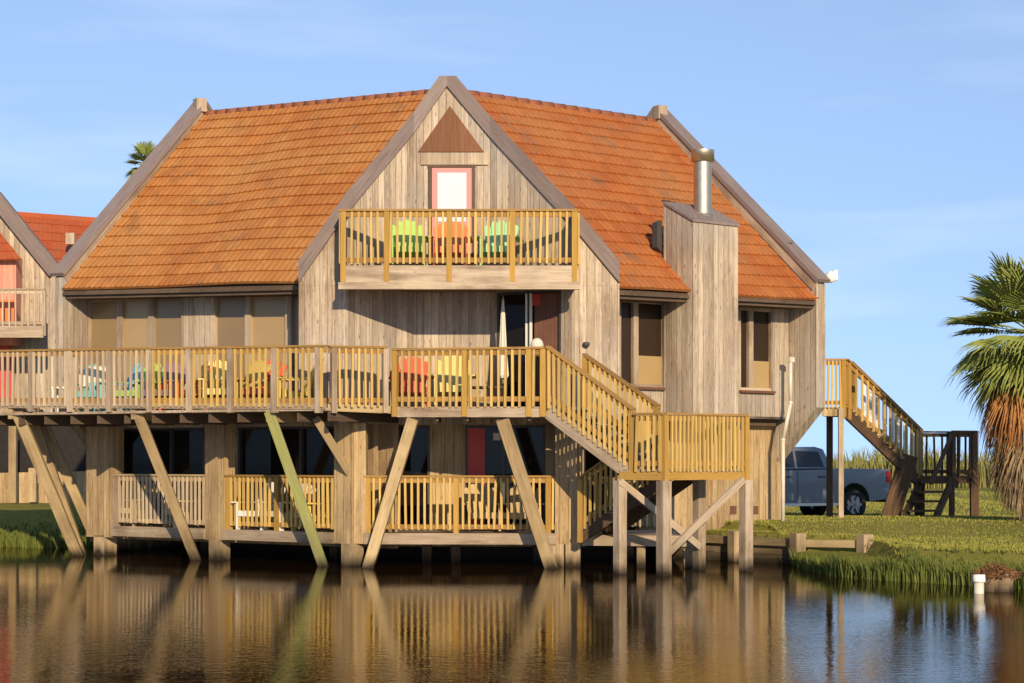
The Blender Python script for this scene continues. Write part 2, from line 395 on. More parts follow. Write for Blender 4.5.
def railing(parent, pts, H=1.0, sp=.125, post_at=(), post_z=0.25, mats=('lumber_new', 'rail_cap', 'baluster'), bal_drop=.02, post_w=.10, cap_w=.14, posts=True, post_top=0.0, cap_t=.04, bal_w=.042):
    """pts: floor-level 3D points; one railing part (rails) with posts and balusters below it; post_at: fractions per segment"""
    pm, cm, bm_ = mats; m = MB(); rails = []; P = [Vector(p) for p in pts]; up = Vector((0, 0, 1))
    for a, b in zip(P, P[1:]):
        dv = (b - a); f = Vector((dv.x, dv.y, 0)).normalized()
        m.beam(a + up * H, b + up * H, cap_w, cap_t)
    rail = m.build('railing', cm, parent)
    for a, b in zip(P, P[1:]):
        one_beam('upper_rail', cm, rail, a + up * (H - .075), b + up * (H - .075), .045, .09); one_beam('bottom_rail', cm, rail, a + up * .10, b + up * .10, .045, .09)
    for i, (a, b) in enumerate(zip(P, P[1:])):
        dv = (b - a); hl = Vector((dv.x, dv.y, 0)).length; nrm = Vector((dv.y, -dv.x, 0)).normalized()
        if nrm.y > 0: nrm.negate()
        pf = post_at[i] if i < len(post_at) else (0, 1)
        n = max(1, int(hl / sp)); f_ = Vector((dv.x, dv.y, 0)).normalized()
        for j in range(n):
            t = (j + .5) / n
            if posts and any(abs(t - q) * hl < post_w * .7 for q in pf): continue
            q = a.lerp(b, t) + nrm * .043
            tl_ = f_ * R.gauss(0, .006); one_beam('baluster', bm_, rail, q + up * (-bal_drop + R.gauss(0, .006)) + tl_, q + up * (H - .03) - tl_, bal_w * R.uniform(.92, 1.08), .036, (nrm.x + R.gauss(0, .05), nrm.y, 0))
        if posts:
            for q in pf:
                c = a.lerp(b, q) + nrm * .005
                one_beam('post', pm, rail, c - up * post_z, c + up * (H - cap_t / 2 - .002 + post_top), post_w, post_w, (nrm.x, nrm.y, 0))
    return rail

# ================================================================== SETTING: ground, water
SHORE = [(-300, 60), (-60, 49), (-20, 47), (-11.6, 45.6), (-10.4, 45.3), (-9.4, 46.3), (-6, 45.5), (-1, 44.2), (3.4, 41.6), (4.05, 39.9), (5.25, 38.36), (5.33, 36.6), (5.42, 34.9), (5.6, 34.2), (6, 33.4), (7.9, 31.0), (12, 28), (40, 18), (300, -40)]
def shore(x):
    for (a, b), (c, d) in zip(SHORE, SHORE[1:]):
        if x <= c: return b + (d - b) * (x - a) / (c - a)
    return SHORE[-1][1]
def sstep(t): t = max(0, min(1, t)); return t * t * (3 - 2 * t)
BULK = [(3.2, 40.9), (3.95, 39.95), (5.4, 38.15), (6.65, 37.55)]
def bulk_y(x):
    for (a, b), (c, d) in zip(BULK, BULK[1:]):
        if a <= x <= c: return b + (d - b) * (x - a) / (c - a)
    return None
def ground_h(x, y):
    d = y - shore(x)
    by = bulk_y(x)
    if d < 0: return max(-1.2, d * .55 - (.03 if x > 5.3 or x < 3 else .5))
    top = .55
    if 3.2 <= x <= 6.65 and by is not None and x < 5.3:
        h = -.5 if y < by + .24 else top
    elif by is not None and y < by + .24 and x < 6.65:
        return .27 * sstep(d / 3.0)
    else:
        h = .50 * sstep(d / 3.2) + .06 * math.sin(x * 1.3) * sstep(d / 2)
    far = .72 * sstep((y - 38) / 4) - .32 * sstep((y - 43) / 12) if y > 38 else 0
    if x < 2: far = .80 * sstep(d / 5); h *= .9; return max(h, far) if d < 5 else .80
    h2 = max(h, min(.74, .50 + (.22 * sstep((y - 38.5) / 3)) - .30 * sstep((y - 44) / 12))) if d > 2.2 else h
    return h2
gm, gn, gb = new_mat('lawn'); k = NB(gn); pos = k.add('ShaderNodeNewGeometry').outputs['Position']
n1 = k.noise(pos, .35, 5, .6); n2 = k.noise(pos, 3.5, 5, .7); n3 = k.noise(pos, 38, 3, .7)
c = k.mix(k.ramp(n1, .35, .65), (.20, .205, .03), (.28, .25, .05)); c = k.mix(k.ramp(n2, .35, .7, 0, .6), c, (.32, .27, .08))
c = k.mix(k.ramp(n3, .3, .7, 0, .45), c, (.09, .10, .015))
sx = k.add('ShaderNodeSeparateXYZ'); k.put(sx.inputs[0], pos)
c = k.mix(k.ramp(k.math('ADD', sx.outputs[2], k.math('MULTIPLY', n2, .2)), .10, .24, 1, 0), c, (.06, .04, .02))
gn.links.new(c, gb.inputs['Base Color']); gb.inputs['Roughness'].default_value = .95; gb.inputs['Specular IOR Level'].default_value = .1
gn.links.new(k.bump(n3, .8, .05), gb.inputs['Normal'])
def axis(segs):
    out = []
    for a, b, st in segs:
        n = max(1, int(round((b - a) / st))); out += [a + (b - a) * i / n for i in range(n)]
    return out + [segs[-1][1]]
gx = axis([(-3000, -300, 300), (-300, -60, 30), (-60, -14, 3), (-14, 3, .5), (3, 14, .2), (14, 60, 2), (60, 300, 30), (300, 3000, 300)])
gy = axis([(-60, 14, 6), (14, 28, 1), (28, 48, .2), (48, 80, 1.5), (80, 300, 20), (300, 4000, 300)])
mb = MB(); vs = [Vector((x, y, ground_h(x, y))) for y in gy for x in gx]; nx = len(gx)
mb.mesh(vs, [[j * nx + i, j * nx + i + 1, (j + 1) * nx + i + 1, (j + 1) * nx + i] for j in range(len(gy) - 1) for i in range(nx - 1)], None, True)
tag(mb.build('ground', gm), kind='structure')

wm, wn, wb = new_mat('pond_water'); k = NB(wn); pos = k.add('ShaderNodeNewGeometry').outputs['Position']
mpn = k.add('ShaderNodeMapping'); k.put(mpn.inputs[0], pos); mpn.inputs['Scale'].default_value = (1.0, 1.7, 1)
w1 = k.noise(mpn.outputs[0], 5.0, 3, .55); w2 = k.noise(mpn.outputs[0], 17.0, 2, .5); w3 = k.noise(pos, .25, 2, .5)
sxw = k.add('ShaderNodeSeparateXYZ'); k.put(sxw.inputs[0], pos)
amp = k.math('MULTIPLY', k.ramp(sxw.outputs[1], 18, 37, .62, .15), k.ramp(w3, .35, .65, .55, 1.1))
hh = k.math('MULTIPLY', k.math('ADD', w1, k.math('MULTIPLY', w2, .30)), amp)
wn.nodes.remove(wb); wout = wn.nodes['Material Output']
wnorm = k.bump(hh, 1.0, .0062)
wd_ = k.add('ShaderNodeBsdfDiffuse'); wd_.inputs['Color'].default_value = (.014, .007, .002, 1)
wg = k.add('ShaderNodeBsdfGlossy'); wg.inputs['Roughness'].default_value = .035; wg.inputs['Color'].default_value = (.93, .90, .84, 1)
wf = k.add('ShaderNodeFresnel'); wf.inputs['IOR'].default_value = 1.33; wx = k.add('ShaderNodeMixShader')
for nd in (wd_, wg, wf): wn.links.new(wnorm, nd.inputs['Normal'])
wn.links.new(k.math('MULTIPLY', wf.outputs[0], .90), wx.inputs[0]); wn.links.new(wd_.outputs[0], wx.inputs[1]); wn.links.new(wg.outputs[0], wx.inputs[2])
wn.links.new(wx.outputs[0], wout.inputs['Surface'])
mb = MB(); mb.face([(-400, -80, 0), (400, -80, 0), (400, 70, 0), (-400, 70, 0)]); tag(mb.build('pond_water', wm), kind='structure')

mb = MB()
for (ya, yb) in ((66.5, 69.5), (92, 98)):
    mb.face([(14, ya, .47), (120, ya + 4, .47), (120, yb + 4, .47), (14, yb, .47)])
tag(mb.build('dirt_path', plain('pale_dirt', (.36, .31, .17), .95, vary=.25, scale=.7)), kind='structure')

# ================================================================== HOUSE plan
cL, sL = math.cos(rad(33)), math.sin(rad(33))       # left wing turned 33 degrees
cR, sR = math.cos(rad(40)), math.sin(rad(40))
RL = Vector((-7.06, 46, 9.98)); MID = Vector((-1.3, 42.0, 9.78)); RR = Vector((3.25, 45.5, 9.73))
EL = Vector((-9.50, 42.25, 5.60)); inL = Vector((sL, cL)); dL = Vector((cL, -sL))      # dL runs to the right along the left eave
ER = Vector((6.42, 41.86, 5.36)); inR = Vector((-sR, cR)); dR = Vector((-cR, -sR))     # dR runs to the left along the right eave
eaveL = Line(EL.x, EL.y, *dL); eaveR = Line(ER.x, ER.y, *dR)
ELc = V3(eaveL.pt(7.30), 5.39); ERc = V3(eaveR.pt(6.00), 5.27)
wl0 = Vector((EL.x, EL.y)) + inL * .75; wallL = Line(wl0.x, wl0.y, *dL)
wr0 = Vector((ER.x, ER.y)) + inR * .75; wallR = Line(wr0.x, wr0.y, *dR)
house = thing('house', 'large weathered wooden house with orange tiled wings and a steep central gable', 'house', (-1.3, 42, 0))
FLOOR = 2.93

# --- roofs
def sagL(a, b):
    t = (a - .33) / .16
    return -.10 * math.exp(-(t * t)) * math.sin(math.pi * min(1, b * 1.15)) + .05 * math.exp(-((a - .68) / .2) ** 2) * b
mb = MB(); tile_roof(mb, RL, MID, ELc, EL, 18, sagL, seed=1); roofL = mb.build('roof', 'tile_left', house, recalc=False)
mb = MB(); tile_roof(mb, RR, MID, ERc, ER, 18, lambda a, b: -.03 * math.sin(6 * a) * b, seed=2); roofR = mb.build('roof', 'tile_right', house, recalc=False)
BL, BC, BR = Vector((-4.6, 49.8, 5.6)), Vector((-1.51, 47.8, 5.6)), Vector((.16, 49.2, 5.6))
mb = MB()
for q in ((RL, MID, BC, BL), (RR, MID, BC, BR)):
    mb.face(q, [((p - q[0]).length * .7, p.z * 3) for p in q])
mb.build('rear_roof', 'tile_right', house)
mb = MB()                                              # undersides of the roofs
for q in ((RL, MID, ELc, EL), (RR, MID, ERc, ER)):
    q = [q[0] - Vector((0, 0, .22)), q[1] - Vector((0, 0, .22)), q[2] - Vector((0, 0, .07)), q[3] - Vector((0, 0, .07))]
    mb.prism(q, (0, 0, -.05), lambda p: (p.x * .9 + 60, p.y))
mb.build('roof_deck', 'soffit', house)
# ridge caps
for a, b, mt in ((RL, MID, 'tile_left'), (MID, RR, 'tile_right')):
    m = MB(); n = int((b - a).length / .33)
    for i in range(n):
        p, q = a.lerp(b, i / n), a.lerp(b, (i + 1.12) / n)
        m.tube(p - Vector((0, 0, .05)), q - Vector((0, 0, .043)), .092, .10, 10, smooth=True)
    m.build('ridge_cap', 'ridge', house)
# eave fascia and soffit boards
for a, b, nin in ((EL, ELc, inL), (ER, ERc, inR)):
    off = V3(nin * .10, -.13)
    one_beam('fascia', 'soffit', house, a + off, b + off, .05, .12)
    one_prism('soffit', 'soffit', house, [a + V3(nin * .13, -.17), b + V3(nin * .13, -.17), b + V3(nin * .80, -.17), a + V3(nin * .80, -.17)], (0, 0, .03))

# --- end slabs (parapet gable walls) with grey cap boards
def slab(P0, ridge, outward_in, side, Rf, z_eave, z_ridge, zlow, base_z, mlow=1.25):
    """P0 ridge plan point; outward_in: inward plan dir; side: plan dir out of the house along the ridge; Rf run to the front"""
    f = -Vector(outward_in)
    def P(r, z): q = Vector((P0.x, P0.y)) + f * r; return Vector((q.x, q.y, z))
    th = V3(Vector(side) * .28, 0)
    poly = [P(Rf, zlow), P(Rf, z_eave), P(0, z_ridge), P(-4.4, z_ridge - 4.1), P(-4.4, base_z), P(Rf - mlow, base_z), P(Rf - mlow, zlow - 1.2)]
    one_prism('end_wall', 'siding', house, poly, th)
    m = MB(); up = Vector((0, 0, 1))
    a, b = P(Rf + .04, z_eave + .03), P(-.02, z_ridge + .04); c = P(-4.4, z_ridge - 4.07)
    ax = (b - a).normalized(); sd = Vector((side[0], side[1], 0)); nr = sd.cross(ax).normalized()
    if nr.z < 0: nr.negate()
    ctr = sd * .14
    m.beam(a + ctr + nr * .045, b + ctr + nr * .045, .40, .085, nr)
    m.beam(b + ctr + nr * .045 , c + ctr + Vector((0, 0, .06)), .40, .085, (0, 0, 1))
    m.build('gable_cap', 'trim', house)
    m = MB(); inn = -sd * .012; q0, q1 = a - nr * .10, b - nr * .13            # pale flashing board just under the cap, inner side
    m.beam(q0 + inn, q1 + inn, .03, .2, nr); m.build('barge_board', 'lumber_old', house)
    return P
sideL = Vector((-cL, sL)); sideR = Vector((cR, sR))
slabL = slab(RL, RL, inL, sideL, 4.42, 5.86, 10.14, 3.15, -.3)
slabR = slab(RR, RR, inR, sideR, 4.84, 5.68, 9.92, 3.10, .3)
# little end block on top of each slab
for Rr, sd, inn in ((RL, sideL, inL), (RR, sideR, inR)):
    m = MB(); c_ = V3(Vector((Rr.x, Rr.y)) + sd * .05 - inn * .12, 0)
    m.box((c_.x, c_.y, Rr.z + .16), .24, .26, .30, 0.5); m.build('end_block', 'lumber_old', house)

# --- left wing upper wall with two triple windows
def openings_px(line, spans, z0, z1):
    return tuple((line.s(a), line.s(b), z0, z1) for a, b in spans)
z0w, z1w = 3.15, 5.43
spL = [(87, 183), (213, 300.5)]
opL = openings_px(wallL, spL, z0w, z1w)
s_end = 8.0
m = MB(); wall_sheet(m, wallL.pt(0), wallL.pt(s_end), FLOOR - .25, 5.56, .14, opL, inL); m.build('front_wall', 'siding', house)
for (a, b, c_, e) in opL:
    w_ = window(house, wallL.pt(a), wallL.pt(b), c_, e, ['glass_blind', 'glass_gold', 'glass_blind'] if a < 3 else ['glass_blind', 'glass_gold', 'glass_blind'], None, inL,
                bars=((.345, .15), (.67, .15)) if a < 3 else ((.40, .15), (.86, .15)))
# --- right wing upper wall with two windows
sc1, sc0 = wallR.s(693), wallR.s(738)
opR = tuple((min(wallR.s(a), wallR.s(b)), max(wallR.s(a), wallR.s(b)), zz0, 5.16) for a, b, zz0 in ((739, 773, 3.45), (619, 666, 3.45)))
m = MB(); wall_sheet(m, wallR.pt(0), wallR.pt(6.6), 2.86, 5.34, .14, opR, inR); m.build('front_wall', 'siding', house)
for (a, b, c_, e) in opR:
    ob = window(house, wallR.pt(b), wallR.pt(a), c_, e, ['glass_screen', 'glass_screen'], None, inR, bars=((.36, .13),), fr=.055, fm='lumber_old')
    d_ = (wallR.pt(a) - wallR.pt(b)); P0 = wallR.pt(b) + d_ * .41; P1 = wallR.pt(b) + d_ * .97
    q0, q1 = P0 + inR * .068, P1 + inR * .068
    one_prism('shade_panel', 'glass_gold', ob, [V3(q0, c_ + .06), V3(q1, c_ + .06), V3(q1, c_ + .62), V3(q0, c_ + .62)], V3(inR * .008, 0))
    s0, s1 = wallR.pt(b) - inR * .035, wallR.pt(a) - inR * .035
    one_beam('sill', 'vent_brown', ob, V3(s0, c_ - .03), V3(s1, c_ - .03), .09, .05)

# --- chimney on the right wing
ch = Line(*(eaveR.at(693) - inR * .10), *(-dR))
pA = ch.at(693); pB = ch.at(738)
zA0, zf, zb = 2.84, Z(222, pA.y), Z(222, pA.y) + .42
m = MB(); D = .82
fp = [V3(pA, zA0), V3(pB, zA0), V3(pB, zf), V3(pA, zf)]
bA, bB = pA + inR * D, pB + inR * D
bk = [V3(bA, zA0), V3(bB, zA0), V3(bB, zb), V3(bA, zb)]
def fuv(hd): return lambda p: (p.dot(hd) + 50, p.z)
for q, hd in ((fp, V3(-dR, 0)), ([bk[0], fp[0], fp[3], bk[3]], V3(inR, 0)), ([fp[1], bk[1], bk[2], fp[2]], V3(inR, 0)), ([bk[1], bk[0], bk[3], bk[2]], V3(-dR, 0)), ([fp[3], fp[2], bk[2], bk[3]], V3(-dR, 0)), ([fp[0], bk[0], bk[1], fp[1]], V3(-dR, 0))):
    m.face(q, [fuv(hd)(p) for p in q])
chim = m.build('chimney', 'siding', house)
m = MB(); e = .03
cp = [V3(pA - dR * -e * 0 + (pA - pB).normalized() * e - inR * e, zf + .004), V3(pB + (pB - pA).normalized() * e - inR * e, zf + .004), V3(bB + (pB - pA).normalized() * e, zb + .02), V3(bA + (pA - pB).normalized() * e, zb + .02)]
m.prism(cp, (0, 0, .05), lambda p: (p.x + 3, p.y)); m.build('chimney_cap', 'trim', chim)
fc = (pA + pB) / 2 + inR * .46 + (pB - pA).normalized() * .10; fz = (zf + zb) / 2
m = MB(); zt = Z(150, fc.y); m.lathe((fc.x, fc.y, 0), [(.18, fz - .15), (.18, zt - .20)]); m.lathe((fc.x, fc.y, 0), [(.24, fz - .10), (.22, fz + .03), (.185, fz + .05)])
m.build('flue', 'metal', chim)
m = MB(); m.lathe((fc.x, fc.y, 0), [(.10, zt - .24), (.235, zt - .235), (.235, zt - .01)]); m.lathe((fc.x, fc.y, 0), [(.234, zt - .008), (0.001, zt + .02)]); m.build('flue_cap', 'metal', chim)
# chimney's shade on the roof, built as a dark plate
m = MB(); q = bA + inR * .05; m.prism([V3(q - (pB - pA).normalized() * .13, zb - .85), V3(q, zb - .95), V3(q, zb - .30), V3(q - (pB - pA).normalized() * .13, zb - .36)], V3(inR * .15, 0)); m.build('chimney_shade', 'dark_metal', chim)

# --- central gable: concave front in three facets
G = [Vector((-4.03, 37.80)), Vector(((345 - 512) * 37.75 / F, 37.75)), Vector(((414 - 512) * 38.9 / F, 38.9)), Vector(((490 - 512) * 38.9 / F, 38.9)), Vector(((575 - 512) * 37.75 / F, 37.75)), Vector((2.03, 37.80))]
APX, APZ, EZ = -1.264, 9.26, 5.35
def gz(x): return APZ - (APZ - EZ) * (abs(x - APX) / (APX + 4.03 if x < APX else 2.03 - APX))
BALZ = 5.60
def cutpoly(p, q, zlo, zhi=None):
    """facet from plan point p to q between zlo and the rake"""
    pts = [V3(p, zlo), V3(q, zlo)]
    pts.append(V3(q, gz(q.x)))
    if p.x < APX < q.x: t = (APX - p.x) / (q.x - p.x); pts.append(V3(p.lerp(q, t), APZ))
    pts.append(V3(p, gz(p.x)))
    return pts
m = MB()
dwx0, dwx1 = (431 - 512) * 38.9 / F, (473 - 512) * 38.9 / F            # attic door is set on the centre facet
for p, q in zip(G, G[1:]):
    d_ = (q - p).normalized(); nin = Vector((-d_.y, d_.x)); poly = cutpoly(p, q, BALZ - .3)
    if abs(p.y - q.y) < .01 and p.x < -1.5 and p.x > -3: poly = cutpoly(p, q, BALZ - .3)
    m.prism(poly, V3(nin * .12, 0), lambda w, d_=d_: (w.x * d_.x + w.y * d_.y + 50, w.z))
m.build('gable_wall', 'siding', house)
# storey under the balcony: facets with the sliding door on the right splayed facet
m = MB()
for i, (p, q) in enumerate(zip(G, G[1:])):
    d_ = (q - p).normalized(); nin = Vector((-d_.y, d_.x)); op = ()
    if i == 3:
        ln_ = Line(p.x, p.y, d_.x, d_.y); op = ((ln_.s(497), ln_.s(561), FLOOR + .03, Z(291, 38.4)),); DL, DN = ln_, nin
    zl = .5 if i in (0, 4) and False else 2.70
    wall_sheet(m, p, q, zl, BALZ - .302, .12, op, nin)
m.build('gable_wall', 'siding', house)
# gable side walls and floor of the upper storey
for (x, y0, y1) in ((-4.03, 37.83, 41.5), (2.03, 37.83, 41.0)):
    sg = 1 if x < 0 else -1
    m = MB(); m.prism([(x, y0, 2.7), (x, y1, 2.7), (x, y1, gz(x) - .02), (x, y0, gz(x) - .02)], (sg * .1, 0, 0)); m.build('gable_side_wall', 'siding', house)
# sliding door
a_, b_ = DL.s(497), DL.s(561); zt = Z(291, 38.4)
ob = window(house, DL.pt(a_), DL.pt(b_), FLOOR + .03, zt, ['glass_dark', 'glass_dark'], None, DN, bars=((.50, .05),), fr=.05, fm='dark_metal', name='sliding_door')
m = MB()
for f in (.47, .535):
    q = DL.pt(lerp(a_, b_, f)) + DN * .0; m.beam(V3(q, FLOOR + .08), V3(q, zt - .05), .03, .05, (DN.x, DN.y, 0))
m.build('door_stile', 'white', ob)
m = MB(); q0, q1 = DL.pt(lerp(a_, b_, .56)) + DN * .066, DL.pt(lerp(a_, b_, .96)) + DN * .066
for i in range(14):
    t0, t1 = i / 14, (i + 1) / 14; zz = .008 * (i % 2)
    m.prism([V3(q0.lerp(q1, t0) + DN * -zz, FLOOR + .1), V3(q0.lerp(q1, t1) + DN * -zz, FLOOR + .1), V3(q0.lerp(q1, t1) + DN * -zz, zt - .06), V3(q0.lerp(q1, t0) + DN * -zz, zt - .06)], V3(DN * .012, 0))
m.build('curtain', 'curtain', ob)
m = MB(); q0 = DL.pt(lerp(a_, b_, .53)) + DN * .04; q1 = DL.pt(lerp(a_, b_, .66)) + DN * .04
m.prism([V3(q0, zt - .28), V3(q1, zt - .28), V3(q1, zt - .06), V3(q0, zt - .06)], V3(DN * .01, 0)); m.build('red_sticker', 'red_paint', ob)
# gable rake caps: follow the facets
def rake_pts(): return [Vector((p.x, p.y, gz(p.x))) for p in G]
gp = rake_pts(); apex = Vector((APX, 38.9, APZ)); chainL = [gp[0], gp[1], gp[2], apex]; chainR = [gp[5], gp[4], gp[3], apex]
for chn in (chainL, chainR):
    sl = (chn[-1] - chn[0]); nr = Vector((-sl.z, 0, sl.x)).normalized()
    if nr.z < 0: nr.negate()
    m = MB()
    fb = Vector((0, -.07, 0)); bk_ = Vector((0, .16, 0)); T = Vector((0, 0, .41))
    ext = chn; sgx = -1 if chn is chainL else 1
    for p, q in zip(ext, ext[1:]):
        last = q is ext[-1]; front = [p, q, q + T, p + T]
        if last:
            zt = APZ + .20; k_ = (zt - (p.z + .41)) / (APZ + .41 - (p.z + .41)); cx = lerp(p.x, q.x, k_)
            front = [p, q, Vector((APX, 38.9, zt)), Vector((cx, lerp(p.y, q.y, k_), zt)), p + T]
        n_ = len(front); V_ = [v + fb for v in front] + [v + bk_ for v in front]; ln_ = (q - p).length; o = R.randint(0, 900) + .2
        hx = (q - p).normalized(); uu = lambda v: (o + (v - p).dot(nr), (v - p).dot(hx))
        fs_ = [list(range(n_)), list(range(2 * n_ - 1, n_ - 1, -1))] + [[i, (i + 1) % n_, n_ + (i + 1) % n_, n_ + i] for i in range(n_)]
        m.mesh(V_, fs_, [[uu(V_[i]) for i in f] for f in fs_])
    m.build('gable_cap', 'trim', house, weld=False)
# gable roof behind
for x0 in (-4.03, 2.03):
    e0, e1 = Vector((x0, 37.95, EZ)), Vector((x0, 41.2, EZ)); a0, a1 = Vector((APX, 39.5, APZ + .1)), Vector((APX, 43.2, APZ + .1))
    m = MB()
    if x0 < 0: tile_roof(m, a1, a0, e0, e1, 13, seed=5)
    else: tile_roof(m, a0, a1, e1, e0, 13, seed=6)
    m.build('gable_roof', 'tile_left' if x0 < 0 else 'tile_right', house, recalc=False)
# triangular vent, header board, attic door
yc = 38.9
def C(px, py, dy=0): return Vector(((px - 512) * yc / F, yc - dy, Z(py, yc)))
one_prism('triangular_vent', 'brown_panel', house, [C(418, 152, .03), C(484, 152, .03), C(450, 106, .03)], (0, .028, 0))
one_prism('header_board', 'lumber_old', house, [C(421, 165, .05), C(488, 165, .05), C(488, 153, .05), C(421, 153, .05)], (0, .048, 0))
door = one_prism('attic_door', 'pink', house, [C(432, 264, .04), C(472, 264, .04), C(472, 168, .04), C(432, 168, .04)], (0, .038, 0))
one_prism('pane', 'glass_reflect', door, [C(437.5, 210.5, .055), C(466.5, 210.5, .055), C(466.5, 173, .055), C(437.5, 173, .055)], (0, .013, 0))
one_prism('pane', 'glass_reflect', door, [C(438, 222, .055), C(466, 222, .055), C(466, 214, .055), C(438, 214, .055)], (0, .013, 0))
one_prism('pane', 'orange', door, [C(438, 258, .055), C(466, 258, .055), C(466, 225, .055), C(438, 225, .055)], (0, .013, 0))
m = MB()
for a, b in (((430, 264), (430, 166)), ((473.5, 264), (473.5, 166))): m.beam(C(*a, .03), C(*b, .03), .06, .07, (0, 1, 0))
m.beam(C(428, 166.3, .035), C(475.5, 166.3, .035), .07, .05); m.build('door_frame', 'soffit', door)

# --- floor plates that close the house from inside
m = MB()
m.prism([V3(wallL.pt(.2) + inL * .2, 2.72), V3(wallL.pt(7.2) + inL * .2, 2.72), (-3.9, 38.2, 2.72), (-1.5, 39.2, 2.72), (-.6, 39.2, 2.72), (1.9, 38.2, 2.72), V3(wallR.pt(5.6) + inR * .2, 2.72), V3(wallR.pt(.2) + inR * .2, 2.72), (.3, 48.5, 2.72), (-1.5, 47.2, 2.72), (-4.5, 49, 2.72)], (0, 0, .16), lambda p: (p.x + 60, p.y))
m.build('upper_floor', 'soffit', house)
m = MB()
for p, q in ((BL, BC), (BC, BR)):
    d_ = Vector((q.x - p.x, q.y - p.y)).normalized(); wall_sheet(m, (p.x, p.y), (q.x, q.y), -.3, 5.55, .14, (), (d_.y, -d_.x) if False else (0, -1))
m.build('rear_wall', 'siding', house)

# --- lower storey: left wing bays, centre, right box
facL = Line(*W(98, 0, 42.1).xy, *(W(347, 0, 37.75) - W(98, 0, 42.1)).xy)          # line of the lower fins
nL2 = Vector((-facL.d.y, facL.d.x))
LZ = .62                                                                          # lower deck floor
def fin(px0, px1, zb, zt_, depth, mat='siding_lower', line=facL, nin=nL2):
    a, b = line.at(px0), line.at(px1)
    m = MB(); n3 = V3(nin, 0)
    ps = [V3(a, zb), V3(b, zb), V3(b, zt_), V3(a, zt_)]
    hd = V3((b - a).normalized(), 0)
    m.prism(ps, n3 * depth, lambda p: (p.dot(hd) + p.dot(n3) + 50, p.z)); return m.build('fin_wall', mat, house)
fin(86, 113, .38, 2.70, .30); fin(205, 224, .40, 2.70, .30); fin(334, 352, .42, 2.70, .30)
cfac = Line(*W(352, 0, 37.72).xy, *(W(585, 0, 37.45) - W(352, 0, 37.72)).xy); nC = Vector((-cfac.d.y, cfac.d.x))
fin(353, 366, .42, 2.70, .30, line=cfac, nin=nC); fin(555, 581, .42, 2.70, .35, line=cfac, nin=nC)
# back walls with big dark openings
bk1 = Line(*(facL.p + nL2 * 1.0), *facL.d)
opb = tuple((bk1.s(a), bk1.s(b), LZ + .02, Z(427, 40.5)) for a, b in ((118, 204), (238, 340)))
m = MB(); wall_sheet(m, bk1.pt(-1.0), bk1.pt(7.4), .3, 2.71, .12, tuple((a + 1.0, b + 1.0, c_, e_) for a, b, c_, e_ in opb), nL2); m.build('lower_wall', 'siding_lower', house)
for (a, b, c_, e_) in opb:
    window(house, bk1.pt(a), bk1.pt(b), c_, e_, ['glass_dark', 'glass_dark'], None, nL2, bars=((.62, .06),), fm='dark_metal', name='patio_door')
bk2 = Line(*(cfac.p + nC * 1.75), *cfac.d)
opc = tuple((bk2.s(a), bk2.s(b), LZ + .02, Z(425, 39.3)) for a, b in ((370, 430), (465, 545)))
m = MB(); wall_sheet(m, bk2.at(345), bk2.at(585), .3, 2.71, .12, tuple((a - bk2.s(345), b - bk2.s(345), c_, e_) for a, b, c_, e_ in opc), nC); m.build('lower_wall', 'siding_lower', house)
for i, (a, b, c_, e_) in enumerate(opc):
    ob = window(house, bk2.pt(a), bk2.pt(b), c_, e_, ['glass_dark', 'glass_dark'], None, nC, bars=((.48, .06),), fm='dark_metal', name='patio_door')
    q0, q1 = (bk2.pt(lerp(a, b, .03)), bk2.pt(lerp(a, b, .25))) if i else (bk2.pt(lerp(a, b, .03)), bk2.pt(lerp(a, b, .5)))
    q0, q1 = q0 + nC * .03, q1 + nC * .03
    one_prism('curtain', 'red_paint' if i else 'interior', ob, [V3(q0, c_ + .06), V3(q1, c_ + .06), V3(q1, e_ - .06), V3(q0, e_ - .06)], V3(nC * .02, 0))
    if i:
        q = bk2.pt(lerp(a, b, .40)) - nC * .01
        one_beam('wall_lamp', 'pvc', ob, V3(q, e_ - .30), V3(q, e_ - .16), .14, .1, (nC.x, nC.y, 0))
# lower right box
bxl = Line(*(wallR.p + inR * .42), *wallR.d)
m = MB(); wall_sheet(m, bxl.pt(-.1), bxl.at(640), .35, 2.86, .12, (), inR); m.build('lower_wall', 'siding_lower', house)
for px in (711, 733, 755):
    q = bxl.at(px); d_ = bxl.d; zc_ = Z(510, q.y)
    m = MB(); m.prism([V3(q - d_ * .085 - inR * .02, zc_ - .085), V3(q + d_ * .085 - inR * .02, zc_ - .085), V3(q + d_ * .085 - inR * .02, zc_ + .085), V3(q - d_ * .085 - inR * .02, zc_ + .085)], V3(inR * .018, 0)); m.build('crawl_vent', 'vent_brown', house)
one_prism('floor_soffit', 'soffit', house, [V3(wallR.pt(.05), 2.858), V3(wallR.pt(5.8), 2.858), V3(wallR.pt(5.8) + inR * .6, 2.858), V3(wallR.pt(.05) + inR * .6, 2.858)], (0, 0, .05))
# white drain pipe on the right
m = MB(); pts_ = [W(790.5, 361, 41.78), W(790.5, 403, 41.78), W(783, 440, 41.78), W(783, 524, 41.78)]
for a, b in zip(pts_, pts_[1:]): m.tube(a, b, .042, n=10)
for p in pts_[1:3]: m.lathe((p.x, p.y, p.z - .05), [(.001, 0), (.05, .02), (.05, .08), (.001, .1)], 10)
m.box(pts_[0] + Vector((0, .02, .03)), .14, .12, .10, rad(40)); m.build('drain_pipe', 'pvc', house)
